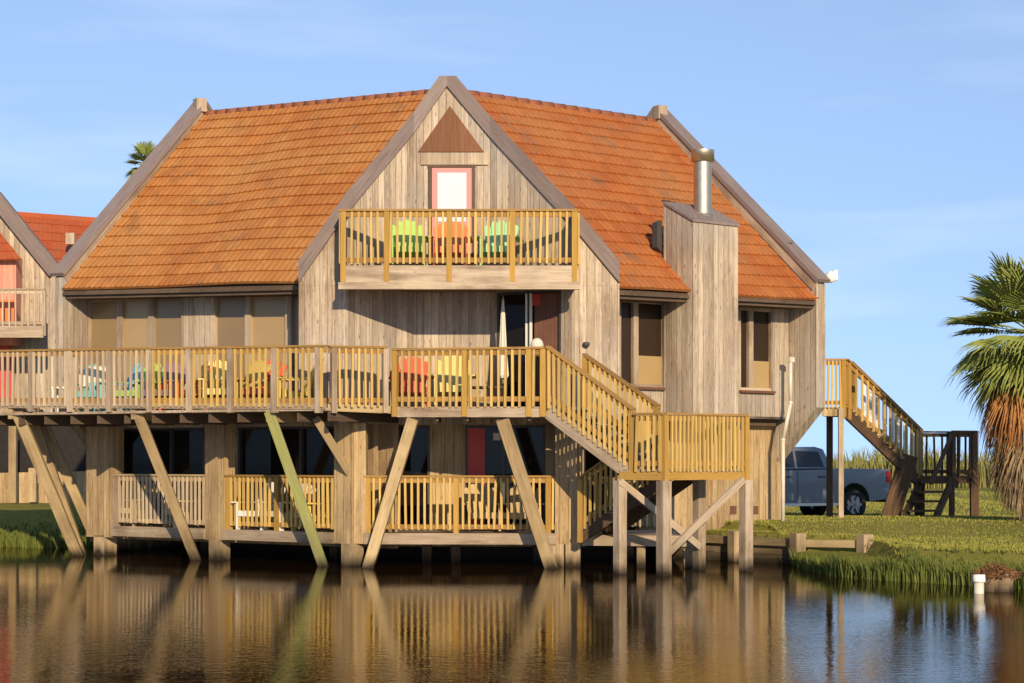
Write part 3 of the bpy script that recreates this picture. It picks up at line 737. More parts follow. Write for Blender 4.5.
# wall lamp beside the stair, bracket with white sensor on the right slab
q = G[4].lerp(G[5], .25); zl = Z(345, 37.7)
m = MB(); m.lathe((q.x, q.y - .06, zl), [(.001, .06), (.06, .05), (.07, .0), (.03, -.04), (.001, -.05)], 12); m.build('wall_lamp', 'dark_metal', house)
p = slabR(4.80, 5.75) + V3(sideR * .42, .12)
m = MB(); m.beam(slabR(4.7, 5.62) + V3(sideR * .28, 0), p, .03, .03); m.lathe(p + Vector((.05, -.02, -.05)), [(.001, -.10), (.10, -.06), (.12, .05), (.06, .14), (.001, .16)], 10)
m.box(p + Vector((.13, -.03, .02)), .10, .09, .20, .3); m.build('floodlight', 'white', house)
p = slabR(3.98, 6.47) + V3(sideR * .1, .13)
m = MB(); m.tube(p - Vector((0, 0, .12)), p + Vector((0, 0, .02)), .018); m.beam(p + Vector((-.10, 0, .0)), p + Vector((.10, 0, .05)), .05, .045); m.build('rake_fixture', 'dark_metal', house)

# piles down to the water
def pile(px, w_, line, mat='pile', zt_=.42, back=0.0):
    q = line.at(px); n_ = nL2 if line is facL else nC; q = q + n_ * (back + w_ / 2)
    m = MB(); m.box((q.x, q.y, (zt_ - .9) / 2), w_, w_, zt_ + .9, math.atan2(line.d.y, line.d.x)); m.build('pile', mat, house)
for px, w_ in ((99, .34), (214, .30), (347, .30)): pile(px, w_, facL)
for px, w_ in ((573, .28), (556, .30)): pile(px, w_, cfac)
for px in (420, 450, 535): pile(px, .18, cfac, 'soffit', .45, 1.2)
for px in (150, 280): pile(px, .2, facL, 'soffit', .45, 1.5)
# dark sheet added for the shade under the house, behind the piles
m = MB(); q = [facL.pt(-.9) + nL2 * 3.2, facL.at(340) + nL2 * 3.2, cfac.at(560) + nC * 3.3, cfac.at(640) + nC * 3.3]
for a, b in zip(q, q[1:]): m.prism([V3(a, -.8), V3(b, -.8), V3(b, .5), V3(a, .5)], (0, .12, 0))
m.build('under_house_shade', 'interior', house)

# ================================================================== LOWER BALCONIES
def lower_balcony(label, line, nin, pa, pb, posts, mats, depth=1.6, flo=LZ):
    a, b = line.at(pa), line.at(pb)
    t = thing('lower_balcony', label, 'balcony', V3((a + b) / 2, flo), 'balconies just above the water')
    m = MB(); m.prism([V3(a, flo - .05), V3(b, flo - .05), V3(b + nin * depth, flo - .05), V3(a + nin * depth, flo - .05)], (0, 0, .05), lambda p: (p.y * 1.0 + 20, p.x)); m.build('floor', 'lumber_old', t)
    o = nin * .0
    one_beam('fascia', 'lumber_old', t, V3(a - nin * .02, flo - .10), V3(b - nin * .02, flo - .10), .05, .21)
    railing(t, [V3(a + nin * .06, flo + .02), V3(b + nin * .06, flo + .02)], H=1.05, sp=.118, post_at=(posts,), post_z=.16, mats=mats, bal_drop=-.06)
    return t
OLD = ('lumber_old', 'lumber_brace', 'baluster_old'); NEW = ('lumber_new', 'rail_cap', 'baluster')
lower_balcony('lower balcony with bleached railing, farthest left behind the long leaning brace', facL, nL2, 113, 205, (0.02,), OLD)
lower_balcony('lower balcony with golden railing behind the green algae covered brace', facL, nL2, 224, 334, (0.03, .48), NEW)
lower_balcony('widest lower balcony with yellow railing between the two splayed braces', cfac, nC, 364, 556, (0.02, .48, .96), NEW, depth=1.75)

# ================================================================== UPPER DECK
eL0, eL1 = W(-34, 407.5, 40.7), W(326, 408.6, 36.4); c0, c1 = W(392, 413, 36.9), W(545, 413, 36.0)
deck = thing('upper_deck', 'long upper deck wrapping the house front with wooden railing and bright chairs', 'deck', (-4, 38, 2.9))
dz0, dz1 = eL0.z + .07, eL1.z + .07
dzc = 3.0
m = MB()
q = [eL0, eL1, Vector((c0.x - .15, 37.1, 0)), Vector((c0.x, 37.75, 0)), V3(wallL.pt(7.0), 0), V3(wallL.pt(-1.2), 0), V3(wallL.pt(-1.2) + inL * 1, 0), Vector((eL0.x - 1.5, 43.6, 0))]
m.prism([Vector((p.x, p.y, 2.90)) for p in q], (0, 0, .05), lambda p: (p.y + 40, p.x))
m.prism([Vector((c0.x, c0.y, 2.905)), Vector((c1.x, c1.y, 2.905)), Vector((1.25, 37.72, 2.905)), Vector((.55, 38.9, 2.905)), Vector((-1.6, 38.9, 2.905)), Vector((-3.1, 37.75, 2.905)), Vector((c0.x, 37.75, 2.905))], (0, 0, .05), lambda p: (p.y + 40, p.x))
m.build('deck_floor', 'lumber_old', deck)
up = Vector((0, 0, 1))
one_beam('fascia', 'lumber_old', deck, eL0 + up * .045, eL1 + up * .045, .05, .11)
one_beam('fascia', 'lumber_old', deck, c0 + up * .02, c1 + up * .02, .05, .19)
one_beam('rim_beam', 'lumber_brace', deck, eL1 + Vector((.02, .08, .03)), c0 + Vector((-.02, .08, .06)), .05, .14)
# joists under the deck
for f in [i / 13 for i in range(14)]:
    p = eL0.lerp(eL1, f) + Vector((0, 0, -.02)); q = p + V3(inL * 2.2, 0)
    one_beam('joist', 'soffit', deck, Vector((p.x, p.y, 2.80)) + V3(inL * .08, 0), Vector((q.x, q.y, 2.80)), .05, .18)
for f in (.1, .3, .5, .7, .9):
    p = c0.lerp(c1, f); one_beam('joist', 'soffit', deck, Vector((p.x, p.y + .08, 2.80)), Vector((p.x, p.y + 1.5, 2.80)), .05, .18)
# outer railing: posts about every 40 px as measured
lineE = Line(eL0.x, eL0.y, eL1.x - eL0.x, eL1.y - eL0.y); tot = (eL1.xy - eL0.xy).length
pf = [lineE.s(px) / tot for px in (-8, 32, 71, 110, 150, 190, 231, 275, 319)]
hL0, hL1 = Z(352.5, 40.7), Z(350, 36.4)
up_ = Vector((0, 0, 1))
i1 = lineE.s(152) / tot; mid_ = eL0.lerp(eL1, i1)
H_ = 1.09
railing(deck, [Vector((eL0.x, eL0.y, dz0 - .02)), Vector((mid_.x, mid_.y, lerp(dz0, dz1, i1) - .02))], H=H_, sp=.135, post_at=([f / i1 for f in pf if f < i1 - .02],), mats=('lumber_old', 'rail_cap', 'baluster_old'), post_z=.13, bal_drop=.02, post_w=.11)
railing(deck, [Vector((mid_.x, mid_.y, lerp(dz0, dz1, i1) - .02)), Vector((eL1.x, eL1.y, dz1 - .02))], H=H_, sp=.135, post_at=([(f - i1) / (1 - i1) for f in pf if f > i1 - .02],), mats=('lumber_old', 'rail_cap', 'baluster'), post_z=.13, bal_drop=.02, post_w=.11)
railing(deck, [Vector((eL1.x + .05, eL1.y + .02, dz1 - .02)), Vector((c0.x - .10, c0.y + .02, 3.0))], H=1.08, sp=.115, post_at=((0.08, .97),), mats=('lumber_old', 'rail_cap', 'baluster'), post_z=.13)
railing(deck, [Vector((c0.x + .02, c0.y, 3.02)), Vector((c1.x, c1.y, 3.00))], H=1.02, sp=.128, post_at=((0.015, .48, .90, .99),), mats=NEW, post_z=.22, bal_drop=.05)
# corbel blocks and leaning braces
def brace(a, b, w_, mat, label=None, d=.2):
    o = one_beam('brace', mat, deck, a, b, w_, d, (0, -1, .2))
    if label: o['label'] = label
    return o
def corbel(px, py0, px1, d):
    p = W(px, py0 + 6, d); q = W(px1, py0 + 14, d + .9)
    m = MB(); m.prism([p + Vector((0, 0, .12)), p + Vector((0, 0, -.16)), q + Vector((0, 0, -.05)), q + Vector((0, 0, .22))], (.09, -.03, 0)); m.build('corbel', 'lumber_brace', deck)
brace(W(17, 411, 40.2), W(79, 558, 41.7), .22, 'lumber_brace')
brace(W(30, 411, 42.0), W(82, 556, 42.3), .20, 'lumber_brace'); brace(W(38, 411, 43.0), W(96, 540, 43.1), .20, 'lumber_brace')
brace(W(137, 411, 38.7), W(198, 565, 40.0), .19, 'lumber_brace')
brace(W(269, 411, 37.1), W(325, 571, 37.75), .19, 'lumber_green', 'green algae covered brace')
brace(W(413, 419, 36.75), W(367, 571, 37.1), .20, 'lumber_brace'); brace(W(502, 419, 36.35), W(552, 572, 37.0), .24, 'lumber_brace')
brace(W(317, 420, 37.0), W(350, 474, 37.85), .15, 'lumber_brace')
corbel(8, 405, 36, 40.15); corbel(131, 405, 163, 38.65); corbel(266, 407, 300, 37.05)

# ================================================================== GABLE BALCONY
byf = 37.0; bx0, bx1 = (341 - 512) * byf / F, (577.5 - 512) * byf / F
bal = thing('gable_balcony', 'small balcony with yellow railing high on the central gable', 'balcony', ((bx0 + bx1) / 2, byf, BALZ))
m = MB(); m.prism([(bx0, byf, BALZ - .06), (bx1, byf, BALZ - .06), (bx1, 37.74, BALZ - .06), (G[3].x, 38.88, BALZ - .06), (G[2].x, 38.88, BALZ - .06), (bx0, 37.74, BALZ - .06)], (0, 0, .06), lambda p: (p.y + 30, p.x)); m.build('floor', 'lumber_old', bal)
m = MB(); m.prism([(bx0, byf + .05, BALZ - .34), (bx1, byf + .05, BALZ - .34), (bx1, 37.74, BALZ - .34), (G[3].x, 38.88, BALZ - .34), (G[2].x, 38.88, BALZ - .34), (bx0, 37.74, BALZ - .34)], (0, 0, .03), lambda p: (p.y + 30, p.x)); m.build('soffit', 'siding_brown', bal)
one_beam('fascia', 'lumber_old', bal, (bx0, byf, BALZ - .16), (bx1, byf, BALZ - .16), .05, .30)
one_beam('ledger_board', 'lumber_old', bal, (bx0 - .04, byf - .05, BALZ - .385), (bx1 + .04, byf - .05, BALZ - .385), .16, .13)
railing(bal, [(bx0 + .02, 37.74, BALZ + .0), (bx0 + .02, byf + .02, BALZ + .0), (bx1 - .02, byf + .02, BALZ + .0), (bx1 - .02, 37.74, BALZ + .0)], H=1.02, sp=.118, post_at=((), (0.005, .19, .457, .727, .992), ()), mats=NEW, post_z=.30, bal_drop=-.03)

# ================================================================== FRONT STAIR
st = thing('front_staircase', 'yellow wooden staircase with landing on tall posts in the pond', 'staircase', (2.3, 36, 0))
S0 = Vector((c1.x + .05, c1.y + .0, 3.0)); LZ2 = 1.84
S1 = Vector(((634 - 512) * 35.0 / F, 35.0, LZ2)); dirS = Vector((S1.x - S0.x, S1.y - S0.y)).normalized(); perS = Vector((-dirS.y, dirS.x)); wdS = 1.08
pS = V3(perS * wdS, 0)
nst = 7
for off in (Vector(), pS):
    a, b = S0 + off, S1 + off
    one_beam('stringer', 'lumber_old', st, a + up * -.12, b + up * -.12, .05, .26)
for i in range(nst):
    t = (i + .5) / nst; a = S0.lerp(S1, t) + up * .0
    one_beam('tread', 'lumber_old', st, a + V3(perS * .04, .02), a + V3(perS * (wdS - .04), .02), .27, .045)
railing(st, [S0 + up * .06, S1 + up * .06], H=.98, sp=.105, post_at=((.985,),), mats=NEW, bal_drop=.10, post_z=.15)
railing(st, [S0 + pS + V3(dirS * .1, .02), S1 + pS + V3(dirS * -.12, .2)], H=.93, sp=.105, post_at=((.02, .97),), mats=NEW, bal_drop=.08, post_z=.15)
# landing
A = Vector(((620 - 512) * 35.1 / F, 35.1)); B = Vector(((664 - 512) * 34.6 / F, 34.6)); Cc = Vector(((746 - 512) * 36.0 / F, 36.0)); Dd = Cc + (A - B) * 1.08
m = MB(); m.prism([V3(A, LZ2 - .05), V3(B, LZ2 - .05), V3(Cc, LZ2 - .05), V3(Dd, LZ2 - .05)], (0, 0, .05), lambda p: (p.x + p.y, p.x - p.y)); m.build('landing', 'lumber_old', st)
for a, b in ((A, B), (B, Cc), (Cc, Dd)): one_beam('fascia', 'lumber_new', st, V3(a, LZ2 - .12), V3(b, LZ2 - .12), .05, .14)
railing(st, [V3(lerp(A, B, .34), LZ2), V3(B, LZ2), V3(Cc, LZ2), V3(Dd, LZ2)], H=.96, sp=.10, post_at=((), (.008, .992), (.99,)), mats=NEW, bal_drop=.04, post_z=.25)
for q, w_ in ((A, .17), (B + Vector((.0, .03)), .19), (Cc, .18), (Dd, .17)):
    m = MB(); m.box((q.x, q.y, (LZ2 - .2 - 1.0) / 2), w_, w_, LZ2 - .2 + 1.0, .6); m.build('support_post', 'lumber_old', st)
one_beam('cross_brace', 'lumber_old', st, V3(A - perS * .0, 1.62) + Vector((0, -.1, 0)), V3(Dd, .42) + Vector((0, -.12, 0)), .05, .13)
one_beam('cross_brace', 'lumber_old', st, V3(Cc, 1.66) + Vector((-.06, -.12, 0)), V3(B, .40) + Vector((.1, .15, 0)), .05, .13)
# second flight going down under the first one, its shade painted by dark lumber
T0 = V3(lerp(A, Dd, .60), LZ2); T1 = Vector((T0.x, T0.y, 0)) - V3(dirS * 1.9, 0); T1.z = LZ + .05
for f in (0, .92):
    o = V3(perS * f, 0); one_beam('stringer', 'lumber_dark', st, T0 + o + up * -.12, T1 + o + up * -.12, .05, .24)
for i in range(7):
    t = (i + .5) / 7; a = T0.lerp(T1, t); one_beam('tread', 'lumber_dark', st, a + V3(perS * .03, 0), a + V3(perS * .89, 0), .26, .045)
railing(st, [T0 + up * .02, T1 + up * .02], H=.95, sp=.11, post_at=((.97,),), mats=NEW, bal_drop=.06)
# walkway at the foot of the stair
wk = thing('lower_walkway', 'low plank walkway above the water beneath the staircase', 'walkway', (2.2, 37.3, .6))
w0, w1, w2, w3 = cfac.at(582), Vector((3.3, 36.95)), Vector((3.7, 40.2)), cfac.at(582) + nC * 2.4
m = MB(); m.prism([V3(w0, .55), V3(w1, .55), V3(w2, .55), V3(w3, .55)], (0, 0, .05), lambda p: (p.y, p.x)); m.build('floor', 'lumber_old', wk)
one_beam('fascia', 'lumber_old', wk, V3(w0, .50), V3(w1, .50), .05, .20)
railing(wk, [V3(w0 + Vector((.02, .05)), .62), V3(lerp(w0, w1, .27) + Vector((0, .05)), .62)], H=1.05, sp=.115, post_at=((.5,),), mats=NEW, bal_drop=-.04, post_z=.12)
railing(wk, [V3(w3 + Vector((.6, .2)), .62), V3(w2 + Vector((-.5, 0)), .62)], H=1.05, sp=.13, post_at=((0, 1),), mats=OLD, bal_drop=-.04, post_z=.12)
for q in (lerp(w0, w1, .55), lerp(w0, w1, .98), lerp(w3, w2, .4)):
    m = MB(); m.box((q.x, q.y + .15, -.2), .16, .16, 1.4); m.build('pile', 'pile', wk)

# ================================================================== REAR STAIR
rs = thing('rear_staircase', 'outdoor staircase on the right end with golden upper flight and dark lower landing', 'staircase', (8.6, 46.5, .5))
d1 = 44.6; u0 = W(822, 405, d1); u1 = W(846, 405, d1); u0.z = u1.z = 3.18; back = Vector((.3, 1.15, 0))
m = MB(); m.prism([u0 - up * .2, u1 - up * .2, u1 + back - up * .2, u0 + back - up * .2], (0, 0, .2), lambda p: (p.x, p.y)); m.build('landing', 'lumber_brace', rs)
railing(rs, [u0 + up * .0, u1 + up * .0], H=1.06, sp=.085, post_at=((.9,),), mats=NEW, bal_drop=.02)
low0 = W(918, 476, 47.0); low0.z = 1.62
for o in (Vector(), back):
    one_beam('stringer', 'lumber_dark', rs, u1 + o - up * .10, low0 + o - up * .10, .06, .30)
    railing(rs, [u1 + o + up * .02, low0 + o + up * .05], H=1.04, sp=.24 if o.length < .1 else .30, bal_w=.05 if o.length < .1 else .16, post_at=((.03, .99) if o.length < .1 else (.03, .99),), mats=NEW if o.length < .1 else ('lumber_new', 'rail_cap', 'white'), bal_drop=.04)
for i in range(9):
    t = (i + .5) / 9; a = u1.lerp(low0, t); one_beam('tread', 'lumber_brace', rs, a + back * .03, a + back * .97, .26, .05)
DK = ('lumber_dark', 'lumber_dark', 'lumber_dark')  # palm shade on the lower stair painted in as dark lumber
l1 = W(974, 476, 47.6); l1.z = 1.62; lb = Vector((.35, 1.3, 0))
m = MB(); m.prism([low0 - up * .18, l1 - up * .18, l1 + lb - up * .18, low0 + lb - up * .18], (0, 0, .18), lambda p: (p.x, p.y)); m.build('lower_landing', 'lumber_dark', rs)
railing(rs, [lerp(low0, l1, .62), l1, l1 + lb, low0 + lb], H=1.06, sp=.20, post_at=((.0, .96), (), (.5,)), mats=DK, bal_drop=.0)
for p, mt, w_ in ((low0, 'lumber_dark', .15), (l1, 'lumber_dark', .17), (l1 + lb, 'lumber_dark', .13), (low0 + lb, 'lumber_dark', .13), (lerp(low0, l1, .6), 'lumber_dark', .12), (u1 + Vector((-.12, -.03, 0)), 'lumber_old', .11), (u0 + back * .6 + Vector((.1, 0, 0)), 'lumber_dark', .13)):  # rear post under the landing darkened to paint its shade
    m = MB(); m.box((p.x, p.y, p.z / 2 + .1), w_, w_, p.z - .25); m.build('support_post', mt, rs)
m = MB(); m.box((low0.x, low0.y - .01, low0.z + .55), .13, .13, 1.05); m.build('newel_post', 'lumber_brace', rs)
f0a, f0b = lerp(low0, l1, .05), lerp(low0, l1, .60); dn = Vector((-.75, -1.25, -1.12))
for p in (f0a, f0b): one_beam('stringer', 'lumber_dark', rs, p - up * .12, p + dn - up * .08, .05, .26)
for i in range(5):
    t = (i + .7) / 5.2; one_beam('tread', 'lumber_dark', rs, f0a + dn * t, f0b + dn * t, .27, .05)
one_beam('handrail', 'lumber_dark', rs, f0b + up * .98, f0b + dn + up * .95, .09, .05)
one_beam('stringer_shade', 'lumber_dark', rs, W(909, 455, 46.4), W(889, 522, 46.4), .42, .08, (0, -1, 0))  # dark board standing for the stringer and the shade around it

# ================================================================== BULKHEAD
bh = thing('bulkhead', 'low timber bulkhead with capped posts along the grassy pond edge', 'retaining wall', (5, 38.6, 0))
m = MB(); bp = [Vector(p) for p in BULK]
for a, b in zip(bp, bp[1:3]):
    hd = V3((b - a).normalized(), 0); n_ = V3(Vector((-hd.y, hd.x)), 0)
    m.prism([V3(a, -.9), V3(b, -.9), V3(b, .50), V3(a, .50)], n_ * .08, lambda p, hd=hd: (p.z * 1.0 + 20, p.dot(hd)))
m.build('plank_wall', 'plank_wall', bh)
m = MB()
for a, b in zip(bp, bp[1:]): m.beam(V3(a - Vector((0, .06)), .42), V3(b - Vector((0, .06)), .42), .09, .14)
m.build('waler', 'lumber_brace', bh)
for px, dd in ((797, 38.05), (864, 37.5), (735, 39.3)):
    p = W(px, 0, dd); m = MB(); m.box((p.x, p.y - .08, .18), .22, .22, .86, .5); m.build('post', 'pile', bh)

# ================================================================== grass blades
def blades(name, mat, spots, kind='stuff', lean=.35):
    mb = MB(); V_ = []; F_ = []
    for (x, y, z, h, w_) in spots:
        a = R.random() * math.pi; dx, dy = math.cos(a) * w_, math.sin(a) * w_; lx, ly = R.uniform(-1, 1) * lean * h, R.uniform(-1, 1) * lean * h
        i = len(V_); V_ += [(x - dx, y - dy, z - .03), (x + dx, y + dy, z - .03), (x + dx * .7 + lx * .35, y + dy * .7 + ly * .35, z + h * .6), (x - dx * .7 + lx * .35, y - dy * .7 + ly * .35, z + h * .6), (x + lx, y + ly, z + h)]
        F_ += [(i, i + 1, i + 2, i + 3), (i + 3, i + 2, i + 4)]
    me = bpy.data.meshes.new(name); me.from_pydata(V_, [], F_); me.materials.append(mat)
    o = bpy.data.objects.new(name, me); COL.objects.link(o); tag(o, kind=kind); return o
def leaf_mat(name, a, b_, c_, scale=1.2, trans=.3):
    m, n, b = new_mat(name); k = NB(n); pos = k.add('ShaderNodeNewGeometry').outputs['Position']
    f = k.noise(pos, scale, 4, .7); g = k.noise(pos, 23, 2, .6)
    c = k.mix(k.ramp(f, .35, .65), a, b_); c = k.mix(k.ramp(g, .4, .7, 0, .7), c, c_)
    n.links.new(c, b.inputs['Base Color']); b.inputs['Roughness'].default_value = .7; b.inputs['Specular IOR Level'].default_value = .2
    return m
gl = leaf_mat('bank_grass', (.07, .11, .015), (.12, .15, .025), (.17, .15, .04))
gs = leaf_mat('lawn_blades', (.19, .21, .03), (.27, .255, .045), (.33, .29, .08), .5)
sp = []
for i in range(15000):
    x = R.uniform(5.3, 13); d = abs(R.gauss(0, 1)) * .75; y = shore(x) + .02 + d
    if y > 39: continue
    h = R.uniform(.18, .40) * (1.0 - .30 * min(2.5, d)); h = max(.06, h) * (1.2 if math.sin(x * 5) + math.sin(x * 11.3) > .5 else .9)
    sp.append((x, y, ground_h(x, y), h, R.uniform(.008, .018)))
blades('bank_grass', gl, sp)
sp = []
for i in range(6000):
    x = R.uniform(-17, -9.6); d = abs(R.gauss(0, 1)) * 1.2; y = shore(x) + d
    sp.append((x, y, ground_h(x, y), max(.06, R.uniform(.12, .30) * (1 - .25 * d)), R.uniform(.01, .02)))
blades('bank_grass', gl, sp)
sp = []
for i in range(110000):
    u_ = R.random() ** 2.0; x = R.uniform(3.5, 14 + 22 * u_); y = shore(x) + 1.5 + 66 * u_; k__ = max(1, y / 42)
    by = bulk_y(x)
    if by and y < by + .3: continue
    sp.append((x, y, ground_h(x, y), R.uniform(.012, .036) * k__, R.uniform(.006, .011) * k__))
blades('lawn_grass', gs, sp)
sp = []
rm = leaf_mat('reed', (.22, .215, .06), (.29, .26, .09), (.15, .16, .05), .12)
for i in range(22000):
    x = R.uniform(-70, 75); y = 106 + R.uniform(0, 10)
    g = math.sin(x * .35) * .35 + math.sin(x * .9 + 1) * .25 + math.sin(x * 2.3) * .15
    sp.append((x, y, .42, (2.2 + g * .7) * R.uniform(.6, 1.05), R.uniform(.03, .075)))
blades('reed_bed', rm, sp, lean=.22)

# ================================================================== NEIGHBOUR HOUSE
nb = thing('neighbor_house', 'neighboring wooden house with red tiled roof and salmon wall at the left edge', 'house', W(0, 480, 58) * 1.0)
dn_ = 57.0
def N(px, py, d=dn_): return W(px, py, d)
one_prism('gable_wall', 'siding', nb, [N(-110, 505), N(58, 505), N(58, 272), N(2, 205), N(-110, 335)], (0, .15, 0))
m = MB(); a, b = N(56, 272, 56.95), N(0, 203, 56.95); m.beam(a, b + (b - a).normalized() * .25, .4, .30, (0, -1, 0)); b2 = N(-112, 335, 56.95); m.beam(b + Vector((0, .02, -.02)), b2 + Vector((0, .02, 0)), .4, .30, (0, -1, 0)); m.build('gable_cap', 'trim', nb)
m = MB(); tile_roof(m, N(16, 214, 63), N(150, 224, 62), N(150, 330, 57.6), N(16, 320, 58.6), 12, seed=9); m.build('roof', 'tile_red', nb, recalc=False)
one_beam('ridge_cap', 'tile_red', nb, N(16, 214, 63), N(150, 224, 62), .22, .14)
m = MB(); m.box(N(71, 239, 60.5), .26, .3, .34); m.build('roof_vent', 'lumber_old', nb)
one_prism('side_wall', 'siding', nb, [N(40, 500, 58), N(160, 500, 58.5), N(160, 318, 58.5), N(40, 318, 58)], (0, .15, 0))
one_prism('bay_wall', 'salmon', nb, [N(-60, 345, 56.2), N(16, 345, 56.2), N(16, 258, 56.2), N(-60, 258, 56.2)], (0, .7, 0))
m = MB(); tile_roof(m, N(-60, 228, 56.8), N(-4, 228, 56.8), N(22, 260, 55.9), N(-60, 260, 55.9), 4, seed=12); m.build('bay_roof', 'tile_red', nb, recalc=False)
one_prism('door', 'red_paint', nb, [N(-20, 405, 56.8), N(11, 405, 56.8), N(11, 343, 56.8), N(-20, 343, 56.8)], (0, .1, 0))
m = MB(); q = [N(-110, 330, 54.6), N(44, 330, 54.6), N(44, 330, 56.9), N(-110, 330, 56.9)]; z_ = q[0].z
m.prism([Vector((p.x, p.y, z_)) for p in q], (0, 0, .12), lambda p: (p.y, p.x)); m.build('balcony_floor', 'lumber_old', nb)
one_beam('fascia', 'lumber_old', nb, Vector((q[0].x, 54.55, z_ - .05)), Vector((q[1].x, 54.55, z_ - .05)), .06, .32)
railing(nb, [Vector((q[0].x, 54.7, z_ + .1)), Vector((q[1].x, 54.7, z_ + .1))], H=1.02, sp=.17, post_at=((.55, .995),), mats=('lumber_old', 'lumber_old', 'baluster_old'))
one_prism('balcony_screen', 'orange', nb, [N(-60, 322, 55.6), N(14, 322, 55.6), N(14, 300, 55.6), N(-60, 300, 55.6)], (0, .05, 0))
# lower level of the neighbour: car port shade painted as a black wall, pale low wall
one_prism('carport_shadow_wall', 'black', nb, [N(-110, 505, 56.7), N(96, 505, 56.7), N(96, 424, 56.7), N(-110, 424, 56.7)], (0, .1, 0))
one_prism('low_wall', 'siding_lower', nb, [N(-110, 506, 56.0), N(97, 506, 56.0), N(97, 471, 56.0), N(-110, 475, 56.0)], (0, .15, 0))
for px, py0, py1 in ((13, 415, 503), (33, 468, 502), (-40, 415, 503)):
    m = MB(); a, b = N(px, py0, 54.7), N(px, py1, 54.7); m.beam(a, b, .2, .2, (0, 1, 0)); m.build('post', 'lumber_brace', nb)

# ================================================================== CHAIRS
def make_chair(mat, label, group, x, y, z, rz, s_=1.0):
    t = thing('adirondack_chair', label, 'chair', (0, 0, 0), group)
    def bx(name, pts, par=t):
        m = MB()
        for a, b, w_, th, u_ in pts: m.beam(a, b, w_, th, u_)
        return m.build(name, mat, par)
    sl = []
    for i in range(5):                                    # fan of back slats, seen from the front
        f = (i - 2) / 2; top = .93 - .10 * f * f
        sl.append(((f * .19, .17, .28), (f * .27, .47, top), .105 if i != 2 else .11, .022, (0, -1, .3)))
    m = MB()
    for a, b, w_, th, u_ in sl:
        m.beam(a, b, w_, th, u_, taper=1.15); m.tube(Vector(b) - Vector((0, .011, .0)), Vector(b) + Vector((0, .011, .0)), w_ * .57, n=12)
    m.beam((-.26, .27, .42), (.26, .27, .42), .05, .03, (0, 0, 1)); m.beam((-.3, .38, .66), (.3, .38, .66), .05, .03, (0, 0, 1))
    m.build('backrest', mat, t)
    m = MB()
    for i in range(5):
        yy = -.36 + i * .125; zz = .38 - i * .028; m.beam((-.27, yy, zz), (.27, yy, zz), .11, .022, (0, .2, 1))
    m.beam((-.27, -.42, .335), (.27, -.42, .335), .022, .10, (0, 0, 1)); m.build('seat', mat, t)
    for sx in (-1, 1):
        m = MB(); m.beam((sx * .35, -.45, .575), (sx * .37, .40, .56), .13, .025, (0, 0, 1)); m.build('armrest', mat, t)
        m = MB(); m.beam((sx * .30, -.37, 0), (sx * .30, -.37, .562), .035, .11, (0, 1, 0)); m.build('leg', mat, t)
        m = MB(); m.beam((sx * .29, -.38, .33), (sx * .29, .55, .02), .03, .12, (0, 0, 1)); m.build('leg', mat, t)
    t.location = (x, y, z); t.rotation_euler = (0, 0, rz); t.scale = (s_, s_, s_)
    return t
def chair_px(mat, label, group, px, d, z, rz=0.0, s_=1.0): return make_chair(M[mat], label, group, (px - 512) * d / F, d, z, rz, s_)
gB, gD, gW = 'chairs on the gable balcony', 'chairs on the upper deck', 'chairs on the lower balconies'
chair_px('lime', 'lime green adirondack chair left of the attic door on the gable balcony', gB, 408, 37.75, BALZ, .1)
chair_px('mint', 'pale mint green adirondack chair right of the attic door on the gable balcony', gB, 499, 37.75, BALZ, -.1)
chair_px('orange', 'orange adirondack chair before the attic door between two green chairs', gB, 450, 37.85, BALZ, 0)
DZ = 2.952
aL = rad(-30)
for mat, px, off, rz, lb in (('teal', 91, .75, .5, 'teal chair draped with a white towel, leftmost on the upper deck'), ('aqua', 115, .9, -.5, 'aqua blue chair turned sideways beside the lime chair on the upper deck'),
        ('lime', 138, .7, 0, 'bright lime chair on the upper deck under the left windows'), ('purple', 165, .8, .3, 'dull purple chair on the upper deck between lime and orange chairs'),
        ('scarlet', 184, 1.15, -.6, 'low scarlet chair half hidden behind the purple chair on the upper deck'), ('orange', 205, 1.1, 0, 'bright orange chair behind a yellow chair on the upper deck'),
        ('lemon', 219, .65, .7, 'pale yellow chair turned sideways in front of the orange chair on the upper deck'), ('yellow', 241, .85, -.2, 'yellow chair on the upper deck between two orange chairs'),
        ('red', 261, .95, .2, 'red orange chair on the upper deck right of a yellow chair'), ('yellow', 294, .75, -.7, 'yellow chair facing sideways at the right end of the long railing')):
    p = lineE.at(px) + inL * off; k_ = p.y
    px_p = lineE.at(px); q = px_p + Vector((px_p.x, px_p.y)).normalized() * off
    make_chair(M[mat], lb, gD, q.x, q.y, DZ, aL + rz)
chair_px('red', 'red chair at the corner of the centre deck beside a yellow chair', gD, 411, 37.6, 2.96, .05, 1.04)
chair_px('lemon', 'pale lemon chair alone on the centre deck before the plank wall', gD, 453, 37.5, 2.96, 0, 1.06)
# towel on the teal chair
q = lineE.at(91); q = q + q.normalized() * .68
m = MB(); c_ = V3(q, DZ)
rot = Matrix.Rotation(aL + .5, 3, 'Z')
for i in range(6):
    f = (i - 2.5) / 2.5
    m.prism([c_ + rot @ Vector((f * .24 - .06, .30, .52)), c_ + rot @ Vector((f * .24 + .06, .30, .52)), c_ + rot @ Vector((f * .27 + .06, .42, .93 - .06 * f * f)), c_ + rot @ Vector((f * .27 - .06, .42, .93 - .06 * f * f))], rot @ Vector((0, -.02 - .01 * (i % 2), .0)))
tag(m.build('towel', 'white_fabric'), 'white towel hung over the back of the teal chair', 'towel')
